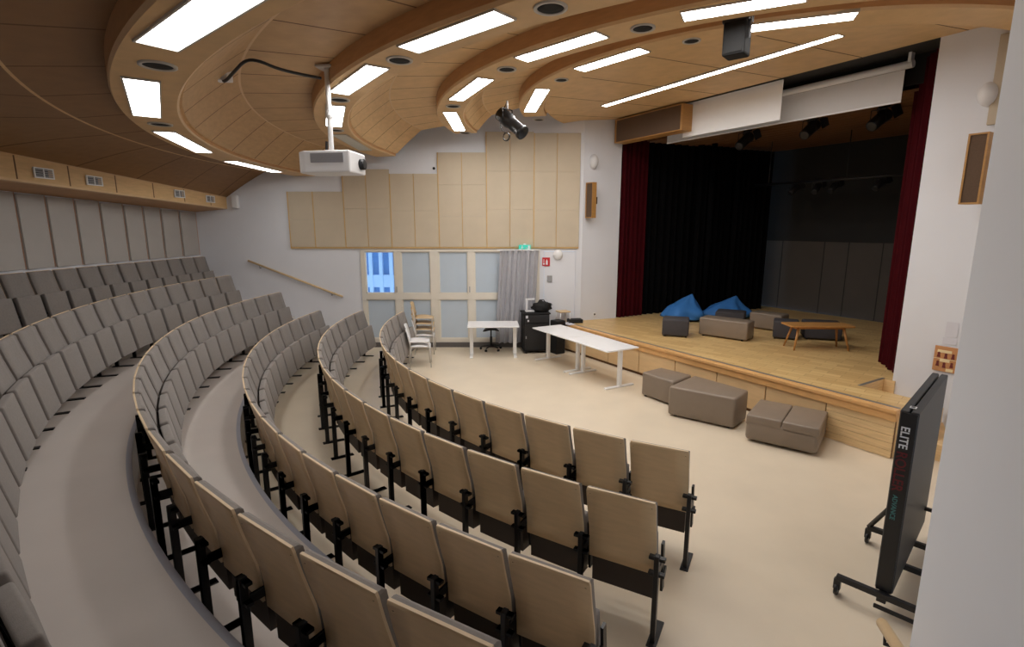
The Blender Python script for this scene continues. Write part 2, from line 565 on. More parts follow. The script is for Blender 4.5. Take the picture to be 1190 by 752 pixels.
L_SPEC = [
    (0, 9.62, -185.9, -175.0, 'long thin lit panel nearest the window wall on the %s'),
    (0, 9.56, -168.4, -157.3, 'lit panel second from the window wall on the %s'),
    (0, 9.60, -151.4, -141.6, 'lit panel in the bend of the %s, third from the window wall'),
    (0, 9.62, -135.6, -124.0, 'largest lit panel, at the right end of the %s'),
    (1, 7.53, -185.2, -171.5, 'unlit pale panel nearest the window wall on the %s'),
    (1, 7.53, -165.8, -154.7, 'lit panel behind the projector pole on the %s'),
    (1, 7.70, -149.6, -140.3, 'lit panel in the bend of the %s, right of the projector pole'),
    (1, 7.78, -135.5, -127.0, 'long lit panel right of the bend of the %s'),
    (2, 5.63, -188.8, -171.6, 'short lit panel nearest the window wall on the %s'),
    (2, 5.68, -162.6, -149.5, 'lit panel in the bend of the %s, left of the hanging spotlight'),
    (2, 5.86, -140.3, -128.9, 'long lit panel right of the bend of the %s'),
    (2, 5.84, -120.7, -110.5, 'lit panel behind the hanging black speaker on the %s'),
    (3, 4.14, -186.5, -163.0, 'short lit panel nearest the stage corner on the %s'),
    (3, 4.27, -147.5, -132.3, 'lit panel in the bend of the %s'),
    (3, 4.38, -119.0, -101.5, 'lit panel cut by the hanging black speaker on the %s'),
]
for b, r, a0, a1, lab in L_SPEC:
    if b == 3:
        r = max(r, 4.14)
    z = BANDS[b][2]
    rm = (BANDS[b][0] + BANDS[b][1]) / 2
    r = .5 * r + .5 * rm
    ceiling_light(r, a0, a1, z - .004, .225 if b else .235, (lab % bn[b]).replace('unlit pale panel', 'unlit pale ceiling panel').replace('lit panel', 'lit ceiling panel'), lit='unlit' not in lab, em=b)
c0, c1 = (1.83, 10.86), (4.12, 7.01)
ceiling_light(0, 0, 0, 5.262, .125, 'long narrow lit ceiling strip running parallel to the stage front', rot=math.atan2(c1[1] - c0[1], c1[0] - c0[0]),
              length=math.hypot(c1[0] - c0[0], c1[1] - c0[1]), ctr=((c0[0] + c1[0]) / 2, (c0[1] + c1[1]) / 2))

# round black ceiling speakers in the bands
SPK = [(0, -138.6, 'between the two largest lit panels of the rearmost curved band'), (0, -154.3, 'left of the bend of the rearmost curved band'),
       (1, -138.0, 'between the two lit panels right of the projector pole'), (1, -152.2, 'just above the lit panel behind the projector pole'),
       (1, -168.6, 'just below the lit panel behind the projector pole'), (1, -124.5, 'at the top edge of the view on the second band'),
       (2, -144.6, 'between the two larger lit panels of the third band'), (2, -167.1, 'between the two short lit panels of the third band'),
       (2, -196.0 + 4, 'at the window wall end of the third band'), (2, -124.9, 'on the third band left of the hanging black speaker'),
       (3, -155.2, 'between the two lit panels of the foremost band'), (3, -197.5, 'at the stage corner end of the foremost band'),
       (3, -124.4, 'on the foremost band left of the hanging black speaker')]
ring_me = hole_me = None
for b, a, where in SPK:
    ro, ri, z = BANDS[b]
    x, y = pol((ro + ri) / 2 - .01, a)
    if y > 12.2:
        y = 12.2
    o = empty('ceiling_speaker', (x, y, z), 0, 'round black ceiling speaker ' + where, 'ceiling speaker', 'round speakers in the ceiling bands')
    q = .125 if b < 3 else .11
    sc = q / .125
    r_ = MB().lathe([(.125, .004), (.125, -.012), (.098, -.012), (.098, .004)], 'greyring', 28, cap=False)
    r_.build('ring', o).scale = (sc, sc, 1)
    MB().lathe([(.099, .004), (.099, -.006), (.05, -.002), (.004, -.004)], 'void', 24).build('grille', o).scale = (sc, sc, 1)

# air grilles on the rear fascia
for y, z, w in ((7.773, 3.66, 'leftmost in view'), (8.652, 3.63, 'second from the left'), (10.695, 3.55, 'third from the left'), (11.704, 3.50, 'nearest the window wall')):
    o = empty('air_grille', (fas(y)[0] + .002, y, z), R(92), 'small white framed air grille on the rear ceiling fascia, ' + w, 'air grille', 'air grilles on the rear fascia')
    mb = MB()
    for p, q in (((-.17, -.075), (.17, -.06)), ((-.17, .06), (.17, .075)), ((-.17, -.06), (-.15, .06)), ((.15, -.06), (.17, .06))):
        mb.box((p[0], 0, p[1]), (q[0], -.018, q[1]), 'whitemetal')
    mb.build('frame', o)
    mb = MB()
    for k in range(4):
        mb.box((-.15, -.002, -.055 + k * .03), (.15, -.012, -.035 + k * .03), 'greyplastic')
    mb.box((-.008, -.004, -.06), (.008, -.015, .06), 'whitemetal')
    mb.build('slats', o)
    MB().box((-.15, 0, -.06), (.15, -.004, .06), 'void').build('backing', o)

# ------------------------------------------------------------------ acoustic panels
ap = [6.5, 7.02, 7.53, 8.04, 8.54, 9.07, 9.59, 10.14, 10.64, 11.14, 11.72, 12.32]
for k, (a, b) in enumerate(zip(ap, ap[1:])):
    w = b - a
    zt = 3.22 + (12.37 - (a + b) / 2) * .0417
    o = empty('acoustic_panel', (wall_x((a + b) / 2), (a + b) / 2, 2.24), R(-90 + 2.15), 'grey-beige fabric panel on the rear wall, %s counting from the window wall corner' % ORD[len(ap) - 1 - k], 'acoustic panel', 'fabric panels on the rear wall')
    MB().box((-w / 2 + .007, 0, .0), (w / 2 - .007, .03, zt - 2.24), 'panel_grey', .002, 1).build('fabric_board', o)
    MB().box((-w / 2 - .007, 0, 0), (-w / 2 + .007, .034, zt - 2.24), 'batten_brown').build('batten', o)
AP = [(-5.23, -4.645, 3.70), (-4.645, -3.93, 3.70), (-3.93, -2.84, 4.2), (-2.84, -1.72, 4.10), (-1.72, -.60, 4.57), (-.60, .50, 5.02), (.50, 1.575, 4.99)]
apl = ['lowest beige fabric wall panel at the far left of the panel row', 'low beige fabric wall panel second from the left, partly behind the projector',
       'wide beige fabric wall panel third from the left, right of the projector', 'wide beige fabric wall panel in the middle of the row above the window',
       'taller beige fabric wall panel under the third ceiling band', 'tallest beige fabric wall panel below the hanging spotlight', 'tall beige fabric wall panel at the right end next to the stage corner']
for (x0, x1, zt), lab in zip(AP, apl):
    o = empty('acoustic_panel', (x0, WALL_Y, 2.43), 0, lab, 'acoustic panel', 'beige fabric panels above the window')
    w, h = x1 - x0, zt - 2.43
    xs = [0, w] if w < .8 else [0, w / 2, w]
    nz = max(2, round(h / .8))
    mb = MB()
    for p, q in zip(xs, xs[1:]):
        for k in range(nz):
            mb.box((p + .008 if p else .02, -.04, h * k / nz + .001), (q - .008 if q < w else w - .003, -.001, h * (k + 1) / nz - .001), 'panel_beige', .002, 1)
    mb.build('fabric_board', o)
    mb = MB()
    mb.box((0, -.045, -.02), (.02, 0, h), 'batten')
    mb.box((0, -.045, -.035), (w, 0, -.005), 'batten')
    if len(xs) == 3:
        mb.box((w / 2 - .006, -.043, 0), (w / 2 + .006, 0, h), 'batten')
    mb.build('batten', o)

# ------------------------------------------------------------------ windows, door
def window(n_, xa, xb, clear_first):
    o = empty('window_%d' % n_, (xa, WALL_Y, WZ0))
    o['kind'] = 'structure'
    w, h = xb - xa, WZ1 - WZ0
    mb = MB()
    e, mh = .10, .08
    zm = 1.25 - WZ0
    mid = w / 2
    for a, b in (((0, 0), (e, h)), ((w - e, 0), (w, h)), ((mid - mh, 0), (mid + mh, h))):
        mb.box((a[0], -.03, a[1]), (b[0], .09, b[1]), 'frame')
    for a, b in ((e, mid - mh), (mid + mh, w - e)):
        for lo, hi in ((0, .09), (h - .05, h), (zm - .07, zm + .07)):
            mb.box((a, -.028, lo), (b, .088, hi), 'frame')
    for a, b in ((e, mid - mh), (mid + mh, w - e)):
        for lo, hi in ((.09, zm - .07), (zm + .07, h - .05)):
            s_ = .022
            for p, q in (((a, lo), (b, lo + s_)), ((a, hi - s_), (b, hi)), ((a, lo), (a + s_, hi)), ((b - s_, lo), (b, hi))):
                mb.box((p[0], -.005, p[1]), (q[0], .05, q[1]), 'frame')
    mb.build('window_frame', o)
    k = 0
    for a, b in ((e, mid - mh), (mid + mh, w - e)):
        for lo, hi in ((.09, zm - .07), (zm + .07, h - .05)):
            if clear_first and k == 1:
                g = bpy.data.materials.get('clear_glass')
                if not g:
                    g = bpy.data.materials.new('clear_glass')
                    g.use_nodes = True
                    nt = g.node_tree
                    nt.nodes.clear()
                    out = nt.nodes.new('ShaderNodeOutputMaterial')
                    tr = nt.nodes.new('ShaderNodeBsdfTransparent')
                    gl = nt.nodes.new('ShaderNodeBsdfGlossy')
                    gl.inputs['Roughness'].default_value = .02
                    mx = nt.nodes.new('ShaderNodeMixShader')
                    mx.inputs[0].default_value = .06
                    nt.links.new(tr.outputs[0], mx.inputs[1])
                    nt.links.new(gl.outputs[0], mx.inputs[2])
                    nt.links.new(mx.outputs[0], out.inputs[0])
                p_ = MB().box((a, .02, lo), (b, .028, hi), g).build('clear_pane', o)
                p_['label'] = 'clear pane showing the blue daylight outside'
            else:
                MB().box((a, .02, lo), (b, .03, hi), 'pane').build('frosted_pane', o)
            k += 1
    MB().box((mid - .05, -.05, zm + .1), (mid - .03, -.03, zm + .24), 'greyplastic').build('window_handle', o)
    return o
window(1, WX0, -1.848, True)
window(2, -1.848, -.10, False)
window(3, -.10, WX1, False)
# outside: a pale facade seen through the clear pane
mb = MB()
mb.box((-6.2, 14.8, 0), (-2, 15.0, 4.5), 'facadedark')
for k in range(14):
    mb.box((-6.1 + k * .29, 14.66, 0), (-6.0 + k * .29, 14.82, 4.5), 'facade')
mb.box((-6.2, 14.68, 1.2), (-2, 14.8, 1.55), 'facade')
mb.box((-6.2, 14.7, .2), (-2, 14.8, 1.0), 'facade')
mb.build('building_facade', label='pale blue facade with vertical columns seen through the clear pane', cat='building')
o = empty('door_1', (DX0, WALL_Y, 0)); o['kind'] = 'structure'
w = DX1 - DX0
mb = MB()
mb.box((.05, .0, .0), (w - .05, .05, DZ1 - .05), 'white', .004)
mb.build('door_leaf', o)
mb = MB()
for a, b in (((0, 0), (.045, DZ1)), ((w - .045, 0), (w, DZ1)), ((.045, DZ1 - .045), (w - .045, DZ1))):
    mb.box((a[0], -.015, a[1]), (b[0], .08, b[1]), 'white')
mb.build('door_frame', o)
MB().tube([(.14, -.02, 1.05), (.14, -.06, 1.05), (.26, -.06, 1.05)], .01, 'greyplastic').build('door_handle', o)

# signs and fittings on the window wall
o = empty('exit_sign', (.30, WALL_Y - .10, 2.33), 0, 'small green lit exit sign with a running figure above the grey curtain', 'exit sign')
MB().box((-.14, -.02, 0), (.14, .02, .15), 'exit', .006).build('sign_panel', o)
MB().box((-.03, .0, .14), (.03, .1, .18), 'whitemetal').build('bracket', o)
mb = MB()
mb.lathe([(.012, -.001), (.012, .001)], 'whiteprint', 10, Matrix.Translation((-.06, -.0215, .122)) @ Matrix.Rotation(PI / 2, 4, 'X'))
for a, b in (((-.06, .105), (-.065, .07)), ((-.065, .07), (-.035, .05)), ((-.035, .05), (-.04, .025)), ((-.065, .07), (-.09, .05)), ((-.09, .05), (-.1, .03)), ((-.06, .1), (-.03, .085)), ((-.06, .1), (-.09, .085))):
    mb.tube([(a[0], -.0215, a[1]), (b[0], -.0215, b[1])], .006, 'whiteprint', 6)
mb.tube([(0, -.0215, .075), (.045, -.0215, .075)], .007, 'whiteprint', 6)
mb.tube([(.03, -.0215, .1), (.05, -.0215, .075), (.03, -.0215, .05)], .007, 'whiteprint', 6)
mb.box((.075, -.022, .02), (.12, -.02, .13), 'whiteprint')
mb.build('pictogram', o)
o = empty('fire_extinguisher_sign', (.81, WALL_Y, 1.98), 0, 'square red fire extinguisher sign on the white door', 'sign')
MB().box((-.09, -.026, 0), (.09, -.018, .2), 'redsign').build('sign_plate', o)
mb = MB()
mb.box((-.005, -.029, .03), (.04, -.026, .13), 'whiteprint', .0)
mb.box((.008, -.029, .13), (.026, -.026, .155), 'whiteprint')
mb.box((-.07, -.029, .03), (-.03, -.026, .07), 'whiteprint')
mb.box((-.06, -.029, .08), (-.045, -.026, .16), 'whiteprint')
mb.build('pictogram', o)
MB().box((.84, WALL_Y - .03, 1.6), (.96, WALL_Y + .0, 1.75), 'greyplastic', .008).build('wall_control', label='small grey wall control box below the red sign', cat='control box')
mb = MB().lathe([(.115, 0), (.115, .03), (.09, .06), (.04, .075), (.005, .078)], 'whitemetal', 24, Matrix.Translation((1.09, WALL_Y - .015, 2.25)) @ Matrix.Rotation(PI / 2, 4, 'X'))
mb.build('wall_alarm', label='round white dome fitting above the white door', cat='alarm')  # dome alarm, emits no light
mb = MB().lathe([(.03, 0), (.03, .03), (.012, .05)], 'black', 12, Matrix.Translation((-1.80, WALL_Y, 4.22)) @ Matrix.Rotation(PI / 2, 4, 'X'))
mb.build('wall_sensor', label='tiny dark sensor on the white wall above the beige panels', cat='sensor')

MB().box((-6.50, WALL_Y - .12, 3.32), (-6.36, WALL_Y, 3.62), 'projwhite', .02, 2).build('wall_speaker', label='small white wall box beside the end of the rear fascia', cat='wall speaker')
# hanging curtains as wavy sheets
def wavy(mb, pts_fn, n, z0, z1, amp, waves, m, top_amp=None, nz=8, sx=None):
    rows = []
    for j in range(nz + 1):
        f = j / nz
        z = z0 + (z1 - z0) * f
        a = amp + ((top_amp if top_amp is not None else amp) - amp) * f
        row = []
        for i in range(n + 1):
            u = i / n
            (x, y), (nx_, ny_) = pts_fn(u, f)
            w_ = a * (math.sin(2 * PI * waves * u + .6 * math.sin(5 * u)) + .3 * math.sin(2 * PI * waves * 2.3 * u + 1 + f))
            row.append((x + nx_ * w_, y + ny_ * w_, z))
        rows.append(row)
    mb.grid(rows, m)
    return mb
def gc(u, f):
    x0, x1 = -.40 + .12 * f, .50 + .13 * f
    return ((x0 + (x1 - x0) * u, WALL_Y - .17), (0, 1))
o = empty('curtain', (.15, WALL_Y - .17, .1), 0, 'long grey curtain drawn aside beside the window', 'curtain')
c = wavy(MB(), gc, 150, .14, 2.36, .06, 6.5, 'curtain_grey', .035).build('drape', o)
c.matrix_parent_inverse = Matrix.Translation((-.15, -(WALL_Y - .17), -.1))
MB().box((-.50, -.015, 2.25), (.52, .015, 2.28), 'whitemetal').build('curtain_rail', o)

# handrail on the window wall
def handrail(p0, p1, wall_n, label):
    o = empty('handrail', ((p0[0] + p1[0]) / 2, (p0[1] + p1[1]) / 2, (p0[2] + p1[2]) / 2), 0, label, 'handrail')
    c = Vector(o.location)
    a, b = Vector(p0) - c, Vector(p1) - c
    MB().tube([a, b], .024, 'pine', 12).build('rail', o)
    for f in (.12, .88):
        q = a.lerp(b, f)
        w_ = Vector((wall_n[0], wall_n[1], 0))
        MB().tube([q + Vector((0, 0, -.02)), q + Vector((0, 0, -.07)), q + Vector((0, 0, -.07)) + w_ * .072], .009, 'black', 8).build('bracket', o)
handrail((-6.25, WALL_Y - .075, 2.11), (-4.06, WALL_Y - .075, 1.25), (0, 1), 'sloping wooden handrail on the white wall left of the window')
handrail((1.70, 2.07, 1.10), (1.40, 1.467, 1.34), RN, 'short end of a wooden handrail at the near right wall corner')

# ------------------------------------------------------------------ auditorium chairs
PROF = [(.108, .45), (.106, .53), (.102, .60), (.088, .70), (.060, .80), (.033, .90), (.014, .98), (.004, 1.03), (.0, 1.056)]
def prof_off(o_):
    out = []
    for i, (y, z) in enumerate(PROF):
        a = PROF[max(0, i - 1)]; b = PROF[min(len(PROF) - 1, i + 1)]
        ty, tz = b[0] - a[0], b[1] - a[1]
        l = math.hypot(ty, tz)
        out.append((y + tz / l * o_, z - ty / l * o_))
    return out
def sheet(mb, back, front, hw, m, medge, corner=0.0, hw_fn=None):
    t = bmesh.new()
    n = len(back)
    xs = [-1, -.5, 0, .5, 1]
    def half(i):
        return hw - (corner if i == n - 1 else 0) - (corner * .3 if i == n - 2 else 0) * 0
    bk = [[t.verts.new((x * half(i), back[i][0], back[i][1])) for x in xs] for i in range(n)]
    fr = [[t.verts.new((x * half(i), front[i][0], front[i][1])) for x in xs] for i in range(n)]
    im, ie = mb.mi(m), mb.mi(medge)
    def fc(v, k, sm=True):
        f = t.faces.new(v); f.material_index = k; f.smooth = sm
    for i in range(n - 1):
        for k in range(4):
            fc((bk[i][k], bk[i][k + 1], bk[i + 1][k + 1], bk[i + 1][k]), im)
            fc((fr[i][k], fr[i + 1][k], fr[i + 1][k + 1], fr[i][k + 1]), im)
        fc((bk[i][0], bk[i + 1][0], fr[i + 1][0], fr[i][0]), ie, False)
        fc((bk[i][-1], fr[i][-1], fr[i + 1][-1], bk[i + 1][-1]), ie, False)
    for k in range(4):
        fc((bk[0][k], fr[0][k], fr[0][k + 1], bk[0][k + 1]), ie, False)
        fc((bk[-1][k], bk[-1][k + 1], fr[-1][k + 1], fr[-1][k]), ie, False)
    t.normal_update()
    me = bpy.data.meshes.new('t'); t.to_mesh(me); t.free()
    mb.bm.from_mesh(me); bpy.data.meshes.remove(me)
HW = .249
PITCH2 = .2745
def make_chair():
    root = empty('auditorium_chair', (0, 0, 0))
    mb = MB()
    sheet(mb, PROF, prof_off(.014), HW, 'beech', 'beech_edge', .008)
    for sx in (-1, 1):
        mb.lathe([(.007, 0), (.007, .003)], 'black', 8, Matrix.Translation((sx * (HW - .028), .012, 1.012)) @ Matrix.Rotation(R(75), 4, 'X'))
    back = mb.build('backrest', root)
    mb = MB()
    inner = prof_off(.0145)[1:]
    outer = prof_off(.055)[1:]
    inner[-1] = (inner[-1][0], inner[-1][1] - .006)
    outer[-1] = (outer[-1][0] - .018, outer[-1][1] - .012)
    outer[0] = (outer[0][0] - .012, outer[0][1])
    sheet(mb, inner, outer, HW - .003, 'fabric', 'fabric', .006)
    mb.build('back_cushion', back)
    # tipped-up seat
    ang = math.atan2(.085, .45)
    mt = Matrix.Translation((0, .150, .715)) @ Matrix.Rotation(ang, 4, 'X')
    seat = MB().box((-.231, .012, -.485), (.231, .085, 0), 'fabric', .016, 3, mt)
    for f in seat.bm.faces: f.smooth = True
    seat = seat.build('seat', root)
    MB().prism([(.148, .70), (.136, .69), (.142, .232), (.245, .232)], -.231, .231, 'pan', mtx=Matrix(((0, 0, 1, 0), (1, 0, 0, 0), (0, 1, 0, 0), (0, 0, 0, 1)))).build('seat_pan', seat)
    leg = leg_mb().build('leg', root)
    leg.location.x = -PITCH2
    return root
def leg_mb():
    mb = MB()
    mb.box((-.017, -.024, 0), (.017, .024, .682), 'black', .003, 1)
    mb.box((-.034, -.06, 0), (.034, .22, .012), 'black', .003, 1)
    for z in (.655, .535):
        mb.box((-.056, -.012, z - .011), (.056, .03, z + .011), 'black', .002, 1)
    mb.box((-.010, .0, .50), (.010, .17, .56), 'black', .004, 1)
    mb.prism([(.15, .68), (.20, .27), (.26, .27), (.20, .68)], -.009, .009, 'black', mtx=Matrix(((0, 0, 1, 0), (1, 0, 0, 0), (0, 1, 0, 0), (0, 0, 0, 1))))  # hinge plate made tall, its black also stands in for shadow between seats
    mb.lathe([(.034, -.02), (.034, .02)], 'black', 14, Matrix.Translation((0, .225, .43)) @ Matrix.Rotation(PI / 2, 4, 'Y'))
    return mb
chair0 = make_chair()
leg0 = [c for c in chair0.children if c.name.startswith('leg')][0]
first = True
rows = [  # name, post radius, floor z, right end angle, step, count
    ('front row', 7.075, 0, -115.95, 4.47, 16),
    ('second row', 8.03, 0, -116.6, 3.945, 18),
    ('third row', 8.98, 0, -117.6, 3.46, 20),
    ('fourth row', 9.95, TZ, -117.75, 3.165, 22),
    ('fifth row', 11.0, TZ * 2, -119.2, 2.92, 23),
    ('back row', 0, TZ * 3, 0, .432, 16)]
for nm, r, z, a0, step, cnt in rows:
    seen = []
    for k in range(cnt):
        vis = False
        if r:
            a = a0 - step * (k + .5)
            pts = [pol(rr, aa) for rr in (r - .25, r) for aa in (a - step / 2, a, a + step / 2)]
        else:
            a = 12.10 - step * (cnt - k - .5)                 # the straight last row
            pts = [(xx, a + e_) for xx in (-7.3, -7.0) for e_ in (-.2, .2)]
        for p in pts:
            for zz in (z + .3, z + .7, z + 1.05):
                if in_frame(*p, zz, 4):
                    vis = True
        if vis:
            seen.append((k, a))
    for k, a in seen:
        if first:
            c = chair0
            first = False
        else:
            c = copy_tree(chair0)
        if r:
            c.location = (*pol(r, a), z)
            c.rotation_euler = (0, 0, R(a + 90))
        else:
            c.location = (-7.21 - .0375 * (12.08 - a), a, z)
            c.rotation_euler = (0, 0, R(-92))
            c.scale = (step / .55, 1, 1)
        i_r, i_l = k + 1, cnt - k
        gap_fix = r * R(step) / 2 if r else .275
        for ch in c.children:
            if ch.name.startswith('leg'):
                ch.location.x = -gap_fix
        if k == 0:
            l2 = leg0.copy(); COL.objects.link(l2); l2.parent = c; l2.location = (gap_fix, 0, 0)
        en = ['', 'end seat', 'second seat', 'third seat', 'fourth seat', 'fifth seat', 'sixth seat', 'seventh seat', 'eighth seat', 'ninth seat', 'tenth seat', 'eleventh seat', 'twelfth seat', 'thirteenth seat']
        if nm in ('fifth row', 'back row'):
            f_ = 'grey upholstered folding seat'
            if i_l <= 13:
                pos = '%s from the window wall end of the %s' % (en[i_l], nm) if i_l > 1 else 'at the window wall end of the %s' % nm
            else:
                kk = seen.index((k, a)) + 1
                pos = '%s from the near end of the %s' % (en[kk], nm) if kk > 1 else 'nearest seat in view of the %s' % nm
        elif i_r <= i_l:
            f_ = 'beech-backed folding seat'
            if nm == 'fourth row':
                kk = seen.index((k, a)) + 1
                pos = '%s from the near end of the %s' % (en[kk], nm) if kk > 1 else 'nearest seat in view of the %s' % nm
            else:
                pos = '%s from the right end of the %s' % (en[i_r], nm) if i_r > 1 else 'at the right end of the %s' % nm
        else:
            f_ = 'grey upholstered folding seat'
            pos = '%s from the window wall end of the %s' % (en[i_l], nm) if i_l > 1 else 'at the window wall end of the %s' % nm
        tag(c, f_ + ', ' + pos, 'chair', 'tip-up seats of the ' + nm)

# ------------------------------------------------------------------ stage platform
stage = empty('stage_platform', (*st(0, -1.46), 0), ST_ROT, 'raised wooden stage with parquet deck and panelled birch front', 'stage')
# local axes: x along the front to the right, y upstage
def loc_s(p):
    return (p[0], p[1])
SZ = .65
L_ = -3.59
deck = MB()
deck.prism([(L_, .09), (3.70, .09), (3.70, .75), (2.95, .75), (2.95, 1.44), (3.04, 1.44), (3.04, 1.73), (3.95, 1.73), (3.95, 6.62), (-4.7, 6.62), (-4.7, 2.2), (-3.12, 1.47)], SZ - .06, SZ, 'parquet')
d_ = deck.build('deck', stage)
fr = MB()
for k, (a, b) in enumerate(((L_, -2.5), (-2.5, -1.616), (-1.616, -.72), (-.72, .19), (.19, 1.085), (1.085, 1.97), (1.97, 2.87))):
    MB().box((a + .008, .05, .055), (b - .008, .075, .50), 'stagefront', .003, 1).build('front_panel', stage)
mb = MB()
for k in range(5):
    mb.box((2.878, .05, .004 + k * .1), (3.70, .075, .099 + k * .1), 'plank', .002, 1)
mb.build('plank_panel', stage)
MB().box((L_, .075, 0), (3.70, .10, .56), 'seam').build('backing', stage)
MB().box((L_, .02, .50), (3.72, .11, .60), 'nosewood', .006).build('nosing', stage)
MB().box((L_, .0, .60), (3.72, .12, SZ + .002), 'nosewood', .008).build('deck_edge', stage)
MB().box((L_, .12, SZ - .01), (3.70, .17, SZ + .006), 'alu', .002).build('edge_strip', stage)
MB().box((3.66, .12, 0), (3.70, .75, .6), 'plank').build('end_panel', stage)
MB().box((2.93, .75, .1), (2.955, 1.46, .645), 'plank').box((2.94, 1.435, .1), (3.10, 1.47, .645), 'plank').build('stairwell_panel', stage)
MB().box((2.92, .74, SZ), (2.96, 1.46, SZ + .006), 'alu').build('stairwell_edge', stage)
# steps down at the right end
MB().box((2.96, .76, 0), (3.36, 1.46, .43), 'plank', .004).build('stair_tread', stage)
stairs = empty('stage_steps', (*st(3.72, -.72), 0), ST_ROT, 'two small wooden steps at the right end of the stage beside the white wall', 'steps')
MB().prism([(0, -.25), (.42, -.25), (.30, .10), (.02, .70), (0, .70)], 0, .215, 'plank', .004).build('step', stairs)
MB().prism([(0, -.10), (.24, -.10), (.10, .30), (.0, .70)], .215, .43, 'plank', .004).build('step', stairs)

# stage box: back wall, side walls, ceiling
mb = MB()
mb.prism([st(-5.2, 5.2), st(4.4, 5.2), st(4.4, 5.35), st(-5.2, 5.35)], 0, 2.52, 'backwall')
for s_ in (-2.03, -.9, -.31, .45, 1.5, 2.6):
    mb.prism([st(s_ - .008, 5.19), st(s_ + .008, 5.19), st(s_ + .008, 5.2), st(s_ - .008, 5.2)], .65, 2.52, 'backdark')
mb.prism([st(-5.2, 5.18), st(4.4, 5.18), st(4.4, 5.35), st(-5.2, 5.35)], 2.52, 5.6, 'backdark')
struct(mb, 'wall_stage_back')
struct(MB().prism([st(4.0, .2), st(4.15, .2), st(4.15, 5.4), st(4.0, 5.4)], 0, 5.7, 'backdark'), 'wall_stage_side')
struct(MB().prism([st(-4.9, .2), st(-4.75, .2), st(-4.75, 5.4), st(-4.9, 5.4)], 0, 5.7, 'backdark'), 'wall_stage_side')
struct(MB().prism([st(-5, .05), st(4.2, .05), st(4.2, 5.4), st(-5, 5.4)], 5.40, 5.5, 'backdark'), 'ceiling_stage')
mb = MB()
for k in range(16):
    mb.prism([st(-4.7, .9 + k * .27), st(4.0, .9 + k * .27), st(4.0, 1.15 + k * .27), st(-4.7, 1.15 + k * .27)], 4.93, 4.96, 'stageceil')
struct(mb, 'ceiling_stage')

def drape(name, p0, p1, z0, z1, amp, waves, m, label, n=80, group=None):
    p0, p1 = Vector(p0), Vector(p1)
    d = (p1 - p0); nrm = Vector((-d.y, d.x)).normalized()
    c = (p0 + p1) / 2
    def fn(u, f):
        q = p0 + d * u - c
        return ((q.x, q.y), (nrm.x, nrm.y))
    return wavy(MB(), fn, n, 0, z1 - z0, amp, waves, m).build(name, loc=(c.x, c.y, z0), label=label, cat='curtain', group=group)
drape('stage_curtain', (2.62, 12.74), (3.32, 13.12), .66, 5.3, .045, 6, 'red', 'dark red velvet stage curtain gathered at the left side of the opening')
drape('stage_curtain', st(2.42, 1.08), st(3.02, .30), .66, 5.33, .05, 6, 'red', 'dark red velvet stage curtain gathered at the right side of the opening')
drape('black_drape', (3.34, 13.2), (4.85, 13.86), .66, 5.0, .05, 8, 'blackcloth', 'black side drape behind the left red curtain')
drape('black_drape', (4.7, 13.55), (6.0, 14.15), .66, 5.0, .05, 7, 'blackcloth', 'black side drape behind the blue bean bags')
drape('black_drape', (5.75, 13.75), st(-2.15, 4.6), .66, 4.85, .05, 7, 'blackcloth', 'black drape nearest the pale back wall of the stage')

# pole on the stage among the black drapes
MB().tube([(5.05, 13.4, .66), (5.05, 13.4, 5.0)], .07, 'blackcloth', 12).build('scaffold_pole', label='dark vertical pole in front of the black drapes', cat='pole')

# lighting bar and lamps on stage
o = empty('lighting_bar', (*st(.3, 3.5), 3.92), ST_ROT, 'black horizontal lighting bar hung across the stage', 'lighting bar')
MB().tube([(-2.2, 0, 0), (1.9, 0, 0)], .028, 'black', 10).build('bar', o)
for x in (-1.8, 0, 1.6):
    MB().tube([(x, 0, 0), (x, 0, 1.05)], .012, 'black', 6).build('hanger', o)
def stage_lamp(s, n, z, yaw, label, size=1.0, pitch=55):
    o = empty('stage_spotlight', (*st(s, n), z), ST_ROT + R(yaw), label, 'spotlight', 'spotlights above the stage')
    o.scale = (size, size, size)
    mt = Matrix.Translation((0, 0, -.22)) @ Matrix.Rotation(R(pitch), 4, 'X')
    MB().lathe([(.06, -.16), (.085, -.15), (.09, .05), (.10, .16), (.105, .18), (.09, .18), (.085, .1)], 'black', 16, mt).build('lamp_body', o)
    mb = MB()
    mb.tube([(-.115, 0, -.22), (-.115, 0, -.06), (.115, 0, -.06), (.115, 0, -.22)], .010, 'black', 6)
    mb.tube([(0, 0, -.06), (0, 0, 0)], .016, 'black', 8)
    mb.build('yoke', o)
    mb = MB()
    for a in (0, 90, 180, 270):
        mt2 = mt @ Matrix.Rotation(R(a), 4, 'Z') @ Matrix.Translation((0, .105, .18)) @ Matrix.Rotation(R(-25), 4, 'X')
        mb.box((-.09, -.003, 0), (.09, .003, .13), 'black', 0, 1, mt2)
    mb.build('barn_doors', o)
stage_lamp(-.85, 3.5, 3.92, 170, 'first small spotlight from the left on the stage lighting bar', .8)
stage_lamp(-.32, 3.5, 3.92, 190, 'second small spotlight from the left on the stage lighting bar', .8)
stage_lamp(.04, 3.5, 3.92, 180, 'third small spotlight from the left on the stage lighting bar', .8)
stage_lamp(.95, 3.5, 3.92, 170, 'rightmost small spotlight on the stage lighting bar', .8)
stage_lamp(-.85, 1.5, 4.93, 180, 'larger spotlight under the stage ceiling, left of three', 1.15)
stage_lamp(.54, 1.5, 4.95, 180, 'larger spotlight under the stage ceiling, middle of three', 1.15)
stage_lamp(1.72, 1.5, 4.93, 170, 'larger spotlight under the stage ceiling, right of three', 1.15)

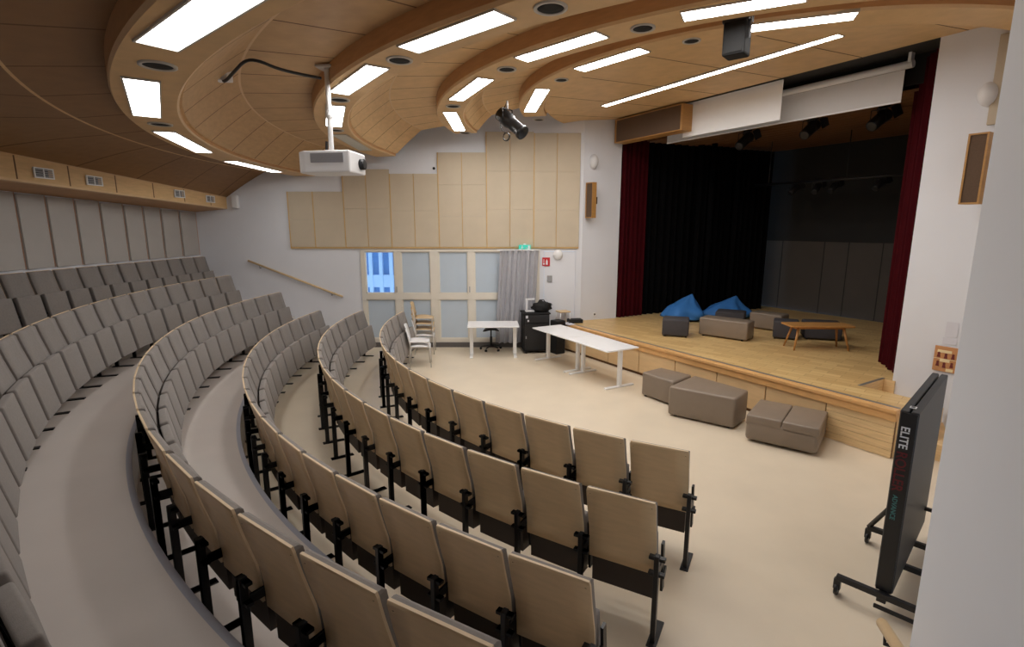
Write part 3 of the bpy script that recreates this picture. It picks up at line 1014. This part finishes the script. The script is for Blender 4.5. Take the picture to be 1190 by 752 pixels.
# projection screens
def screen(s0, s1, n, zt, zb, label, casing):
    o = empty('projection_screen', (*st((s0 + s1) / 2, n), zt), ST_ROT, label, 'projection screen')
    hw = (s1 - s0) / 2
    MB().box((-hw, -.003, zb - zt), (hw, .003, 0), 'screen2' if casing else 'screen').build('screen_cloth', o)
    MB().box((-hw, -.012, zb - zt - .025), (hw, .012, zb - zt), 'screen', .004).build('bottom_bar', o)
    if casing:
        MB().tube([(-hw - .08, .0, .06), (hw + .1, .0, .06)], .055, 'whitemetal', 14).build('casing', o)
        for x in (-hw - .05, hw + .06):
            MB().box((x - .02, -.05, .02), (x + .02, .05, .22), 'whitemetal').build('bracket', o)
screen(-1.29, .82, .12, 5.36, 4.73, 'bright white projection screen hanging in front, left one of the two', False)
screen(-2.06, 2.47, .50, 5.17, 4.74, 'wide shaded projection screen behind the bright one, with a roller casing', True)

# long wooden loudspeaker over the stage opening
o = empty('loudspeaker', (*st(-2.05, .0), 4.80), ST_ROT, 'long horizontal wooden loudspeaker at the upper left of the stage opening', 'loudspeaker')
mb = MB()
for a, b in (((-.98, -.18, 0), (.98, .12, .02)), ((-.98, -.18, .49), (.98, .12, .51)), ((-.98, -.18, .02), (-.94, .12, .49)), ((.94, -.18, .02), (.98, .12, .49)), ((-.94, .08, .02), (.94, .12, .49))):
    mb.box(a, b, 'spkwood')
mb.build('cabinet', o)
MB().box((-.94, -.165, .02), (.94, .08, .49), 'spkcloth').build('front_cloth', o)
struct(MB().prism([st(-1.1, .7), st(3.06, .7), st(3.06, .74), st(-1.1, .74)], 4.98, 5.4, 'void'), 'trim_5')

def wall_speaker(loc, rot, w, h, d, label, tilt=0):
    o = empty('loudspeaker', loc, rot, label, 'loudspeaker')
    o.rotation_euler.x = tilt
    mb = MB()
    for a, b in (((-w / 2, -d, 0), (w / 2, 0, .02)), ((-w / 2, -d, h - .02), (w / 2, 0, h)), ((-w / 2, -d, .02), (-w / 2 + .02, 0, h - .02)), ((w / 2 - .02, -d, .02), (w / 2, 0, h - .02)), ((-w / 2 + .02, -.02, .02), (w / 2 - .02, 0, h - .02))):
        mb.box(a, b, 'spkwood')
    mb.build('cabinet', o)
    MB().box((-w / 2 + .02, -d + .012, .02), (w / 2 - .02, -.02, h - .02), 'spkcloth').build('front_cloth', o)
    MB().box((-.04, 0, h * .4), (.04, .1, h * .6), 'black').build('wall_bracket', o)
prot = math.atan2(uy, ux)
x, y = pillar(.22, -.10)
wall_speaker((x + .02, y - .03, 3.10), R(-58), .24, .80, .12, 'upright wooden loudspeaker on the white wall left of the stage opening')
x, y = st(3.765, -.22)
wall_speaker((x, y, 3.17), ST_ROT + R(2), .20, .84, .24, 'upright wooden loudspeaker on the white wall right of the stage opening')
x, y = pillar(.28, 0)
mb = MB().lathe([(.01, 0), (.13, 0), (.13, .05), (.11, .10), (.05, .13), (.005, .135)], 'projwhite', 24, Matrix.Translation((x, y, 4.38)) @ Matrix.Rotation(prot, 4, 'Z') @ Matrix.Rotation(PI / 2, 4, 'X') @ Matrix.Diagonal((.8, 1.25, 1, 1)))
mb.build('oval_speaker', label='white oval wall speaker above the left wooden loudspeaker', cat='wall speaker')
x, y = st(3.66, 0)
mb = MB().lathe([(.01, 0), (.115, 0), (.115, .05), (.10, .11), (.045, .14), (.005, .145)], 'projwhite', 24, Matrix.Translation((x, y, 4.52)) @ Matrix.Rotation(ST_ROT, 4, 'Z') @ Matrix.Rotation(PI / 2, 4, 'X') @ Matrix.Diagonal((.85, 1.25, 1, 1)))
mb.build('oval_speaker', label='white oval wall speaker above the right wooden loudspeaker', cat='wall speaker')
x, y = pillar(.43, 0)
mb = MB().box((-.045, -.02, .74), (.045, 0, .83), 'whitemetal', .006).box((-.02, -.024, .765), (.02, -.019, .805), 'charcoal')
mb.build('wall_socket', loc=(x, y, 0), rotz=prot, label='small wall socket low on the white wall left of the stage', cat='socket')

# picture board and notices right of the stage
o = empty('picture_board', (*st(3.70, -.012), .93), ST_ROT, 'small square wooden board with dark little figures on the white wall right of the stage', 'wall board')
# the board hangs on the short wall, wall ends at the corner, so it is turned with the wall
o.location = (*st(3.655, -.012), .93)
MB().box((-.135, -.018, 0), (.135, 0, .35), 'board', .004).build('board', o)
for a, b in (((-.10, .262), (.06, .30)), ((-.06, .135), (.05, .172)), ((.02, .01), (.10, .05)), ((-.132, .1725), (.132, .1795))):
    MB().box((a[0], -.021, a[1]), (b[0], -.018, b[1]), 'cream').build('inlay', o)
for x, z in ((-.08, .225), (.0, .215), (.08, .22), (-.08, .10), (-.005, .085), (.077, .10)):
    mtx = Matrix.Translation((x, -.019, z)) @ Matrix.Rotation(PI / 2, 4, 'X')
    mb = MB().lathe([(.016, 0), (.016, .004)], 'maroon', 10, mtx @ Matrix.Translation((0, .028, 0)))
    mb.prism([(-.02, -.03), (.02, -.03), (.012, .02), (-.012, .02)], 0, .004, 'maroon', mtx=mtx)
    mb.build('figure', o)
MB().box((-.07, -.004, 1.42), (.065, 0, 1.62), 'paper').build('notice', loc=(*st(3.67, -.004), 0), rotz=ST_ROT, label='pale paper notice above the wooden picture board, upper of two', cat='notice')
MB().box((-.08, -.004, 1.315), (.075, 0, 1.40), 'paper').build('notice', loc=(*st(3.665, -.004), 0), rotz=ST_ROT, label='narrow pale paper strip just above the wooden picture board, lower of two', cat='notice')
# beige panel on the right fan wall
MB().box((3.69, -.04, 4.15), (4.08, 0, 5.2), 'panel_beige', .005, 1).build('acoustic_panel', loc=(MX, MY, 0), rotz=ST_ROT, label='beige fabric panel edge at the upper right beside the near wall', cat='acoustic panel')

# ------------------------------------------------------------------ furniture on stage and floor
def ottoman(poly, z0, h, m, label, name='ottoman', group=None, bev=.035):
    cx = sum(p[0] for p in poly) / len(poly); cy = sum(p[1] for p in poly) / len(poly)
    o = empty(name, (cx, cy, z0), 0, label, 'ottoman', group)
    P_ = [(p[0] - cx, p[1] - cy) for p in poly]
    mb = MB().prism(P_, .025, h, m, bev, 3)
    for f in mb.bm.faces: f.smooth = True
    mb.build('body', o)
    # seam welt around the top
    mb = MB()
    sc_ = 1.0
    pts = [Vector((p[0] * .985, p[1] * .985, h - bev)) for p in P_]
    for a, b in zip(pts, pts[1:] + pts[:1]):
        d = (b - a).normalized() * bev
        mb.tube([a + d, b - d], .006, m, 6)
    mb.build('seam_piping', o)
    mb = MB()
    for p in P_:
        mb.lathe([(.025, 0), (.025, .03)], 'black', 10, Matrix.Translation((p[0] * .8, p[1] * .8, 0)))
    mb.build('feet', o)
    return o
G1 = 'ottomans on the floor before the stage'
ottoman([(2.42, 7.63), (3.20, 7.03), (3.56, 7.42), (3.02, 8.22)], 0, .48, 'taupe', 'large taupe trapezoid ottoman in front, middle of the three before the stage', group=G1)
ottoman([(2.25, 8.60), (2.62, 8.02), (3.05, 8.42), (2.66, 8.90)], 0, .43, 'taupe', 'taupe trapezoid ottoman farthest back, left of the three before the stage', group=G1)
o = empty('split_ottoman', (3.79, 6.72, 0), 0, 'low wide taupe ottoman with a grooved top, right one of the three before the stage', 'ottoman', G1)
A_, B_ = Vector((.79, -.61)).normalized(), Vector((.61, .79)).normalized()
def q4(x0, x1, y0, y1):
    return [tuple(A_ * x + B_ * y) for x, y in ((x0, y0), (x1, y0), (x1, y1), (x0, y1))]
mb = MB().prism(q4(-.44, .43, -.41, .40), .03, .33, 'taupe', .05, 3)
for f in mb.bm.faces: f.smooth = True
mb.build('base_cushion', o)
for x0, x1 in ((-.44, -.003), (.003, .43)):
    mb = MB().prism(q4(x0, x1, -.41, .40), .24, .385, 'taupe', .022, 3)
    for f in mb.bm.faces: f.smooth = True
    mb.build('top_cushion', o)
G2 = 'ottomans on the stage'
def rect(p0, p1, depth):
    a, b = Vector(p0), Vector(p1)
    d = (b - a).normalized(); n_ = Vector((-d.y, d.x))
    return [tuple(a), tuple(b), tuple(b + n_ * depth), tuple(a + n_ * depth)]
ottoman(rect((3.12, 10.50), (3.62, 10.33), .48), SZ, .37, 'charcoal', 'charcoal cube ottoman at the left front of the stage', group=G2)
ottoman(rect((3.92, 10.62), (4.64, 9.95), .42), SZ, .39, 'taupe', 'lit taupe oblong ottoman in the middle of the stage', group=G2)
ottoman(rect((5.34, 11.42), (5.80, 10.90), .42), SZ, .37, 'taupe', 'taupe oblong ottoman farther back beside the coffee table', group=G2)
ottoman(rect((5.31, 10.27), (5.72, 10.06), .42), SZ, .38, 'charcoal', 'charcoal cube ottoman left of the coffee table legs', group=G2)
ottoman(rect((5.92, 10.2), (6.55, 9.98), .45), SZ, .36, 'charcoal', 'charcoal oblong ottoman behind the coffee table', group=G2)
ottoman(rect((4.70, 11.75), (5.25, 11.45), .5), SZ, .33, 'charcoal', 'low charcoal ottoman in front of the right blue bean bag', group=G2)

# coffee table
o = empty('coffee_table', (5.70, 9.42, SZ), R(-3), 'low oak coffee table with splayed legs on the right of the stage', 'table')
MB().box((-.58, -.21, .43), (.56, .21, .465), 'oak', .012, 2).build('tabletop', o)
MB().box((-.46, -.12, .39), (.44, .12, .43), 'oak').build('apron', o)
for sx, sy in ((-1, -1), (-1, 1), (1, -1), (1, 1)):
    MB().tube([(sx * .40, sy * .11, .43), (sx * .49, sy * .20, 0)], .024, 'oak', 10, r1=.015).build('leg', o)

# bean bags
def beanbag(loc, rot, sx, sy, sz, peak, seed, label):
    rnd = random.Random(seed)
    t = bmesh.new()
    bmesh.ops.create_icosphere(t, subdivisions=4, radius=1)
    ph = [rnd.uniform(0, 6) for _ in range(6)]
    for v in t.verts:
        d = v.co.copy()
        z = d.z
        w = 1 + .10 * math.sin(5 * math.atan2(d.y, d.x) + ph[0]) + .05 * math.sin(7 * d.z + 3 * d.x + ph[1]) + .03 * math.sin(11 * d.y + ph[2])
        x, y = d.x * w, d.y * w
        if z > 0:
            k = z ** 2.6
            zz = z ** .7 * .62 + k * peak + .05 * math.sin(8 * d.x + 5 * d.y + ph[4]) * (1 - k)
            x = x * (1 - .72 * k) + .40 * k
            y *= (1 - .6 * k)
            zz += .05 * math.sin(9 * x + ph[3]) * (1 - k)
        else:
            zz = z * .28
        v.co = Vector((x * sx, y * sy, zz * sz))
    zmin = min(v.co.z for v in t.verts)
    for v in t.verts: v.co.z -= zmin
    for f in t.faces: f.smooth = True
    mb = MB(); mb.merge(t, 'blue')
    o = empty('bean_bag', loc, rot, label, 'bean bag', 'blue bean bags on the stage')
    mb.build('cover', o)
    MB().tube([(.35 * sx - .05, 0, (.62 + peak - .03) * sz), (.35 * sx, 0, (.62 + peak + .06) * sz), (.35 * sx + .05, 0, (.62 + peak - .03) * sz)], .012, 'blue', 6).build('carry_loop', o)
beanbag((4.20, 12.45, SZ), R(10), .50, .42, .42, .62, 1, 'bright blue bean bag with a tall peak, left of the two')
beanbag((5.36, 12.75, SZ), R(0), .58, .45, .34, .75, 5, 'bright blue bean bag slumped lower, right of the two')

# desks
def desk(cx, cy, rot, w, d, label, group=None):
    o = empty('desk', (cx, cy, 0), rot, label, 'desk', group)
    MB().box((-w / 2, -d / 2, .705), (w / 2, d / 2, .73), 'deskwhite', .004, 1).build('tabletop', o)
    MB().box((-w / 2 + .1, -.03, .665), (w / 2 - .1, .03, .705), 'whitemetal').build('crossbeam', o)
    for sx in (-1, 1):
        l = MB().box((-.04, -.03, .03), (.04, .03, .70), 'whitemetal', .005, 1).build('leg', o)
        l.location.x = sx * (w / 2 - .08)
        f = MB().box((-.035, -d / 2 + .04, 0), (.035, d / 2 - .04, .03), 'whitemetal', .006, 1).build('foot', l)
desk(-.43, 11.50, R(3), 1.15, .72, 'white desk near the window with a black saddle stool behind it')
desk(1.075, 10.69, R(-60.9), 1.26, .74, 'white desk at the far end of the pair standing along the stage', 'white desks along the stage')
desk(1.70, 9.57, R(-60.9), 1.26, .74, 'white desk at the near end of the pair standing along the stage', 'white desks along the stage')

# saddle stool
o = empty('saddle_stool', (-.50, 12.02, 0), R(10), 'black saddle stool on castors behind the white desk near the window', 'stool')
rows_ = []
for i in range(13):
    u = i / 12 * 2 - 1
    row = []
    for j in range(17):
        a = 2 * PI * j / 16
        w = .17 * math.sqrt(max(0, 1 - u * u)) * .95 + .005
        row.append((u * .20, w * math.cos(a), 0.50 + .035 * math.sin(a) * (1 - u ** 4) - .07 * u * u + .02))
    rows_.append(row)
MB().grid(rows_, 'void').build('seat', o)
MB().lathe([(.03, .1), (.03, .32), (.018, .32), (.018, .50)], 'black', 14).build('gas_column', o)
mb = MB()
for k in range(5):
    a = 2 * PI * k / 5 + .3
    mb.tube([(0, 0, .12), (.24 * math.cos(a), .24 * math.sin(a), .075)], .02, 'black', 8, r1=.014)
mb.build('star_base', o)
for k in range(5):
    a = 2 * PI * k / 5 + .3
    MB().lathe([(.028, -.02), (.028, .02)], 'black', 12, Matrix.Translation((.25 * math.cos(a), .25 * math.sin(a), .028)) @ Matrix.Rotation(a, 4, 'Z') @ Matrix.Rotation(PI / 2, 4, 'X')).build('castor', o)

# black rack with things on it
o = empty('equipment_cabinet', (.54, 11.86, 0), R(8), 'black wheeled equipment cabinet by the grey curtain at the stage corner', 'cabinet')
MB().box((-.30, -.22, .06), (.30, .22, .92), 'void', .012, 2).build('cabinet_body', o)
MB().box((-.32, -.24, .92), (.32, .24, .955), 'void', .006, 1).build('cabinet_top', o)
MB().box((-.28, -.235, .10), (.28, -.22, .70), 'black', .004, 1).build('door', o)
MB().box((-.28, -.24, .72), (.28, -.22, .90), 'black', .004, 1).build('drawer', o)
MB().box((-.26, -.25, .36), (-.24, -.235, .42), 'greyplastic').build('door_handle', o)
mb = MB()
for x, z, w, h in ((-.26, .84, .05, .06), (-.22, .76, .035, .04), (.02, .60, .04, .035)):
    mb.box((x, -.252, z), (x + w, -.235, z + h), 'paper')
mb.build('paper_tag', o)
for sx in (-1, 1):
    for sy in (-1, 1):
        MB().lathe([(.03, -.015), (.03, .015)], 'black', 12, Matrix.Translation((sx * .24, sy * .17, .03)) @ Matrix.Rotation(PI / 2, 4, 'X')).build('castor', o)
o = empty('document_camera', (.40, 11.84, .955), R(8), 'small white document camera on the black cabinet', 'camera')
MB().box((-.09, -.06, 0), (.12, .08, .03), 'projwhite', .008).build('base', o)
MB().box((-.08, -.015, .03), (-.035, .025, .30), 'projwhite', .006).build('arm', o)
MB().box((-.085, -.02, .27), (.13, .03, .31), 'projwhite', .01).build('head', o)
mb = MB()
t = bmesh.new()
bmesh.ops.create_icosphere(t, subdivisions=3, radius=1)
for v in t.verts:
    d = v.co
    w = 1 + .18 * math.sin(6 * d.x + 2) * math.sin(5 * d.y + 1) + .12 * math.sin(9 * d.z + 4 * d.x)
    v.co = Vector((d.x * .22 * w, d.y * .16 * w, max(-.10, d.z * .14 * w) + .10))
for f in t.faces: f.smooth = True
mb.merge(t, 'void')
mb.tube([(-.08, 0, .2), (-.04, 0, .27), (.05, 0, .27), (.09, 0, .2)], .012, 'void', 8)
mb.build('black_bag', loc=(.69, 11.88, .955), rotz=R(10), label='rumpled black bag lying on the black cabinet', cat='bag')
MB().box((-.13, -.13, 0), (.13, .13, .78), 'void', .02, 2).build('flight_case', loc=(1.06, 11.70, 0), rotz=R(-58), label='black case standing between the black cabinet and the stage front', cat='case')

# things on the left tip of the stage deck
o = empty('wooden_stool', (1.22, 12.12, SZ), R(20), 'small pale stool on the left tip of the stage behind the black cabinet', 'stool')
MB().box((-.14, -.13, .25), (.14, .13, .28), 'pine', .006, 1).build('seat', o)
for sx in (-1, 1):
    for sy in (-1, 1):
        MB().tube([(sx * .12, sy * .11, .25), (sx * .13, sy * .12, 0)], .012, 'whitemetal', 8).build('leg', o)
mb = MB().box((-.17, -.11, 0), (.17, .11, .09), 'void', .012, 2).box((-.17, -.112, .05), (.17, .112, .056), 'charcoal')
mb.build('black_box', loc=(1.50, 12.08, SZ), rotz=R(10), label='flat black box lying on the left tip of the stage', cat='box')
MB().box((-.16, -.1, 0), (.16, .1, .01), 'paper').build('paper_sheet', loc=(1.32, 11.88, SZ + .006), rotz=ST_ROT, label='white paper lying on the left tip of the stage', cat='paper')

# stacked chairs
def stack_chair(x, y, z, rot, seatmat, label, group, legs=True, back=True):
    o = empty('stacking_chair', (x, y, z), rot, label, 'chair', group)
    rws = []
    for i in range(7):
        v = i / 6 * 2 - 1
        rws.append([(-.20 + .41 * j / 8, v * .20, .45 + .015 * math.sin(j / 8 * PI * 1.3) - .02 * (j / 8) ** 4 + .008 * abs(v) ** 3) for j in range(9)])
    mb = MB().grid(rws, seatmat)
    bmesh.ops.solidify(mb.bm, geom=mb.bm.faces[:], thickness=.028)
    mb.build('seat', o)
    rws = []
    for i in range(7):
        v = i / 6 * 2 - 1
        rws.append([(-.215 - .07 * (j / 6) + .03 * (1 - v * v) * -1, v * .19, .50 + .30 * j / 6 - .03 * abs(v) ** 4 * (1 if j == 6 else 0)) for j in range(7)])
    mb = MB().grid(rws, seatmat)
    bmesh.ops.solidify(mb.bm, geom=mb.bm.faces[:], thickness=.02)
    mb.build('backrest', o)
    for s_ in (-1, 1):
        if legs:
            MB().tube([(.19, s_ * .21, .43), (.21, s_ * .22, 0)], .010, 'greyring', 8).build('leg', o)
            MB().tube([(-.19, s_ * .21, .44), (-.23, s_ * .22, 0)], .010, 'greyring', 8).build('leg', o)
        MB().tube([(.19, s_ * .205, .435), (-.2, s_ * .205, .44), (-.25, s_ * .2, .66)], .010, 'greyring', 8).build('side_tube', o)
stack_chair(-1.93, 10.62, 0, R(8), 'deskwhite', 'white plastic chair, lower of the white pair beside the front row', 'stacked chairs by the front row')
stack_chair(-1.96, 10.68, .085, R(8), 'deskwhite', 'white plastic chair, upper of the white pair beside the front row', 'stacked chairs by the front row')
stack_chair(-2.02, 11.75, 0, R(4), 'deskwhite', 'white chair at the bottom of the stack of wooden chairs by the window', 'stacked chairs by the window')
stack_chair(-2.02, 11.77, .13, R(4), 'pine', 'pale wooden chair second from the bottom of the stack by the window', 'stacked chairs by the window')
stack_chair(-2.03, 11.79, .26, R(4), 'pine', 'pale wooden chair third from the bottom of the stack by the window', 'stacked chairs by the window')
stack_chair(-2.04, 11.81, .39, R(4), 'pine', 'pale wooden chair on top of the stack by the window', 'stacked chairs by the window')

# ------------------------------------------------------------------ projector on its pole
PJ = (-2.04, 6.08)
o = empty('projector', (PJ[0], PJ[1], 3.48), R(-8), 'white projector hanging from the ceiling on a white pole', 'projector')
mb = MB()
mb.prism([(-.31, -.16), (-.22, -.22), (.31, -.22), (.31, .20), (-.31, .20)], 0, .235, 'projwhite', .018, 2)
mb.build('housing', o)
mb = MB().box((-.14, -.226, .105), (.24, -.218, .205), 'projgrille')
for k in range(6):
    mb.box((-.14, -.230, .112 + k * .016), (.24, -.226, .118 + k * .016), 'greyplastic')
mb.build('vent', o)
MB().lathe([(.06, 0), (.06, .05), (.05, .055)], 'black', 18, Matrix.Translation((.31, .06, .11)) @ Matrix.Rotation(PI / 2, 4, 'Y')).build('lens', o)
MB().box((-.06, -.05, .235), (.10, .08, .262), 'whitemetal', .004, 1).build('mount_plate', o)
MB().tube([(.0, .0, .25), (.0, .0, .62), (.0, 0, 1.145)], .028, 'whitemetal', 14).build('pole', o)
MB().lathe([(.033, .0), (.033, .09)], 'whitemetal', 14, Matrix.Translation((0, 0, .60))).build('pole_collar', o)
MB().box((-.09, -.09, 1.12), (.09, .09, 1.145), 'greyring', .004, 1).build('ceiling_plate', o)
MB().tube([(-.06, 0, .26), (-.05, 0, .36)], .016, 'black', 8).build('cable_plug', o)
o = empty('projector_cable', (-3.06, 5.84, 4.47), 0, 'black cable drooping from a ceiling outlet to the projector pole', 'cable')
pts = [(-3.06, 5.84, 4.46), (-3.04, 5.80, 4.38), (-2.80, 5.58, 4.44), (-2.62, 5.44, 4.50), (-2.48, 5.40, 4.49), (-2.35, 5.55, 4.45), (-2.20, 5.78, 4.46), (-2.09, 6.02, 4.49)]
def smooth_pts(p, it=2):
    p = [Vector(q) for q in p]
    for _ in range(it):
        o_ = [p[0]]
        for a, b in zip(p, p[1:]):
            o_ += [a.lerp(b, .25), a.lerp(b, .75)]
        p = o_ + [p[-1]]
    return p
c = Vector(o.location)
MB().tube([q - c for q in smooth_pts(pts)], .016, 'black', 8).build('cord', o)
MB().box((-.075, -.06, -.06), (.075, .06, .06), 'projwhite', .006, 1).build('outlet_box', o)

# hanging theatre spotlight above the window wall
o = empty('stage_spotlight', (-.07, 9.62, 5.08), R(-35), 'black theatre spotlight with a yoke hanging under the third ceiling band', 'spotlight')
mt = Matrix.Translation((.04, 0, -.36)) @ Matrix.Rotation(R(128), 4, 'Y')
MB().lathe([(.10, -.28), (.125, -.26), (.125, .0), (.105, .03), (.105, .28), (.125, .30), (.125, .36), (.10, .36), (.09, .2)], 'black', 18, mt).build('lamp_body', o)
mb = MB()
mb.tube([(.0, -.15, -.36), (-.02, -.15, -.14), (-.02, .15, -.14), (.0, .15, -.36)], .013, 'black', 8)
mb.tube([(-.02, 0, -.14), (-.02, 0, 0)], .02, 'whitemetal', 8)
mb.build('yoke', o)
mb = MB()
pts = [(-.05 + .07 * math.cos(k * .5), .03 * math.sin(k * .13), -.60 + .07 * math.sin(k * .5) - .0 * k) for k in range(26)]
mb.tube(smooth_pts(pts, 1), .009, 'black', 6)
mb.tube(smooth_pts([(-.02, 0, -.02), (-.16, .02, -.2), (-.18, 0, -.45), (-.05, 0, -.54)], 2), .009, 'black', 6)
mb.build('coiled_cable', o)

# hanging black moving speaker at the upper right
o = empty('hanging_speaker', (2.27, 5.64, 5.05), R(-40), 'black box speaker on a clamp hanging before the ceiling lights at the upper right', 'loudspeaker')
MB().box((-.11, -.10, -.46), (.11, .11, -.14), 'void', .02, 2).build('speaker_box', o)
MB().box((-.09, -.106, -.44), (.09, -.098, -.17), 'void', .003, 1).build('grille', o)
mb = MB().box((-.13, -.09, -.15), (.13, .09, -.05), 'black', .015, 2)
mb.tube([(0, 0, -.06), (0, 0, .12)], .03, 'black', 10)
mb.tube([(-.125, 0, -.1), (-.125, 0, -.3)], .012, 'greyplastic', 6)
mb.tube([(.125, 0, -.1), (.125, 0, -.3)], .012, 'greyplastic', 6)
mb.build('clamp', o)

# ------------------------------------------------------------------ folded games table on wheels, right
UX, UY = .72, .694                     # along the slab, away from the camera
rt = math.atan2(UY, UX)
T0 = (2.825, 3.475)
o = empty('folding_games_table', (T0[0], T0[1], 0), rt, 'dark folded table tennis table standing upright on a black castor frame', 'folding table')
LEN, HT = 1.40, 1.60
for y0, y1 in ((-.056, -.006), (.006, .056)):
    MB().box((0, y0, .17), (LEN, y1, HT), 'slab', .006, 1).build('table_half', o)
MB().box((-.012, -.05, .17), (.0, .05, HT - .01), 'black', .003, 1).build('edge_profile', o)
mb = MB()
mb.box((.10, -.02, HT - .0), (.15, .02, HT + .004), 'whiteprint')
mb.box((.11, -.012, HT + .004), (.14, .012, HT + .005), 'slab')
mb.build('sticker', o)
def lettering(txt, m, size, loc, parent):
    cu = bpy.data.curves.new('txt', 'FONT')
    cu.body = txt
    cu.size = size
    cu.extrude = .0008
    cu.offset = size * .018
    cu.align_x = 'LEFT'; cu.align_y = 'CENTER'
    ob = bpy.data.objects.new('txt', cu)
    COL.objects.link(ob)
    bpy.context.view_layer.update()
    me = bpy.data.meshes.new_from_object(ob.evaluated_get(bpy.context.evaluated_depsgraph_get()))
    bpy.data.objects.remove(ob)
    me.materials.clear(); me.materials.append(M[m])
    o_ = bpy.data.objects.new('lettering', me)
    COL.objects.link(o_)
    o_.parent = parent
    # text runs downwards on the narrow end that faces the camera
    mt_ = Matrix(((0, 0, -1, loc[0]), (0, -1, 0, loc[1]), (-1, 0, 0, loc[2]), (0, 0, 0, 1)))
    o_.matrix_local = mt_
    return o_
lettering('ELITE', 'whiteprint', .072, (-.0135, .012, 1.49), o)
lettering('ROLLER', 'redprint', .088, (-.0135, .012, 1.30), o)
lettering('ADVANCE', 'tealprint', .042, (-.0135, .012, .96), o)
# undercarriage: three cross bars with castors
for x in (-.04, .50, .95):
    hw = .30
    MB().box((x - .022, -hw, .13), (x + .022, hw if x != .50 else .05, .175), 'black', .004, 1).build('cross_bar', o)
for x, sy in ((-.04, 1), (-.04, -1), (.50, -1), (.95, 1), (.95, -1)):
    c_ = empty('castor', (x, sy * .29, 0)); c_.parent = o
    MB().lathe([(.045, -.014), (.05, -.008), (.05, .008), (.045, .014)], 'black', 16, Matrix.Translation((0, 0, .05)) @ Matrix.Rotation(PI / 2, 4, 'X')).build('wheel', c_)
    MB().box((-.02, -.024, .05), (.02, .024, .14), 'black', .004, 1).build('fork', c_)
MB().box((-.06, -.03, .10), (1.25, .03, .15), 'black', .004, 1).build('spine_bar', o)
MB().tube([(.95, .29, .16), (.80, .06, .62)], .02, 'black', 8).build('strut', o)
MB().tube([(.95, -.29, .16), (1.20, -.20, .62)], .02, 'black', 8).build('strut', o)
MB().box((-.07, -.36, .045), (-.05, .04, .075), 'black', .003, 1).build('cross_tube', o)
MB().tube([(-.06, -.36, .06), (1.0, -.36, .10)], .008, 'greyring', 8).build('side_wire', o)
MB().box((1.22, -.40, .36), (1.25, -.04, .39), 'black', .003, 1).build('cross_tube', o)

# ------------------------------------------------------------------ world and colour
w = bpy.data.worlds.new('world')
scn.world = w
w.use_nodes = True
bg = w.node_tree.nodes['Background']
bg.inputs['Color'].default_value = (.46, .70, 1, 1)
bg.inputs['Strength'].default_value = 1.9
scn.view_settings.view_transform = 'Standard'
scn.view_settings.look = 'None'
scn.view_settings.exposure = .15
scn.cycles.max_bounces = 8
scn.cycles.diffuse_bounces = 5
scn.cycles.sample_clamp_indirect = 6
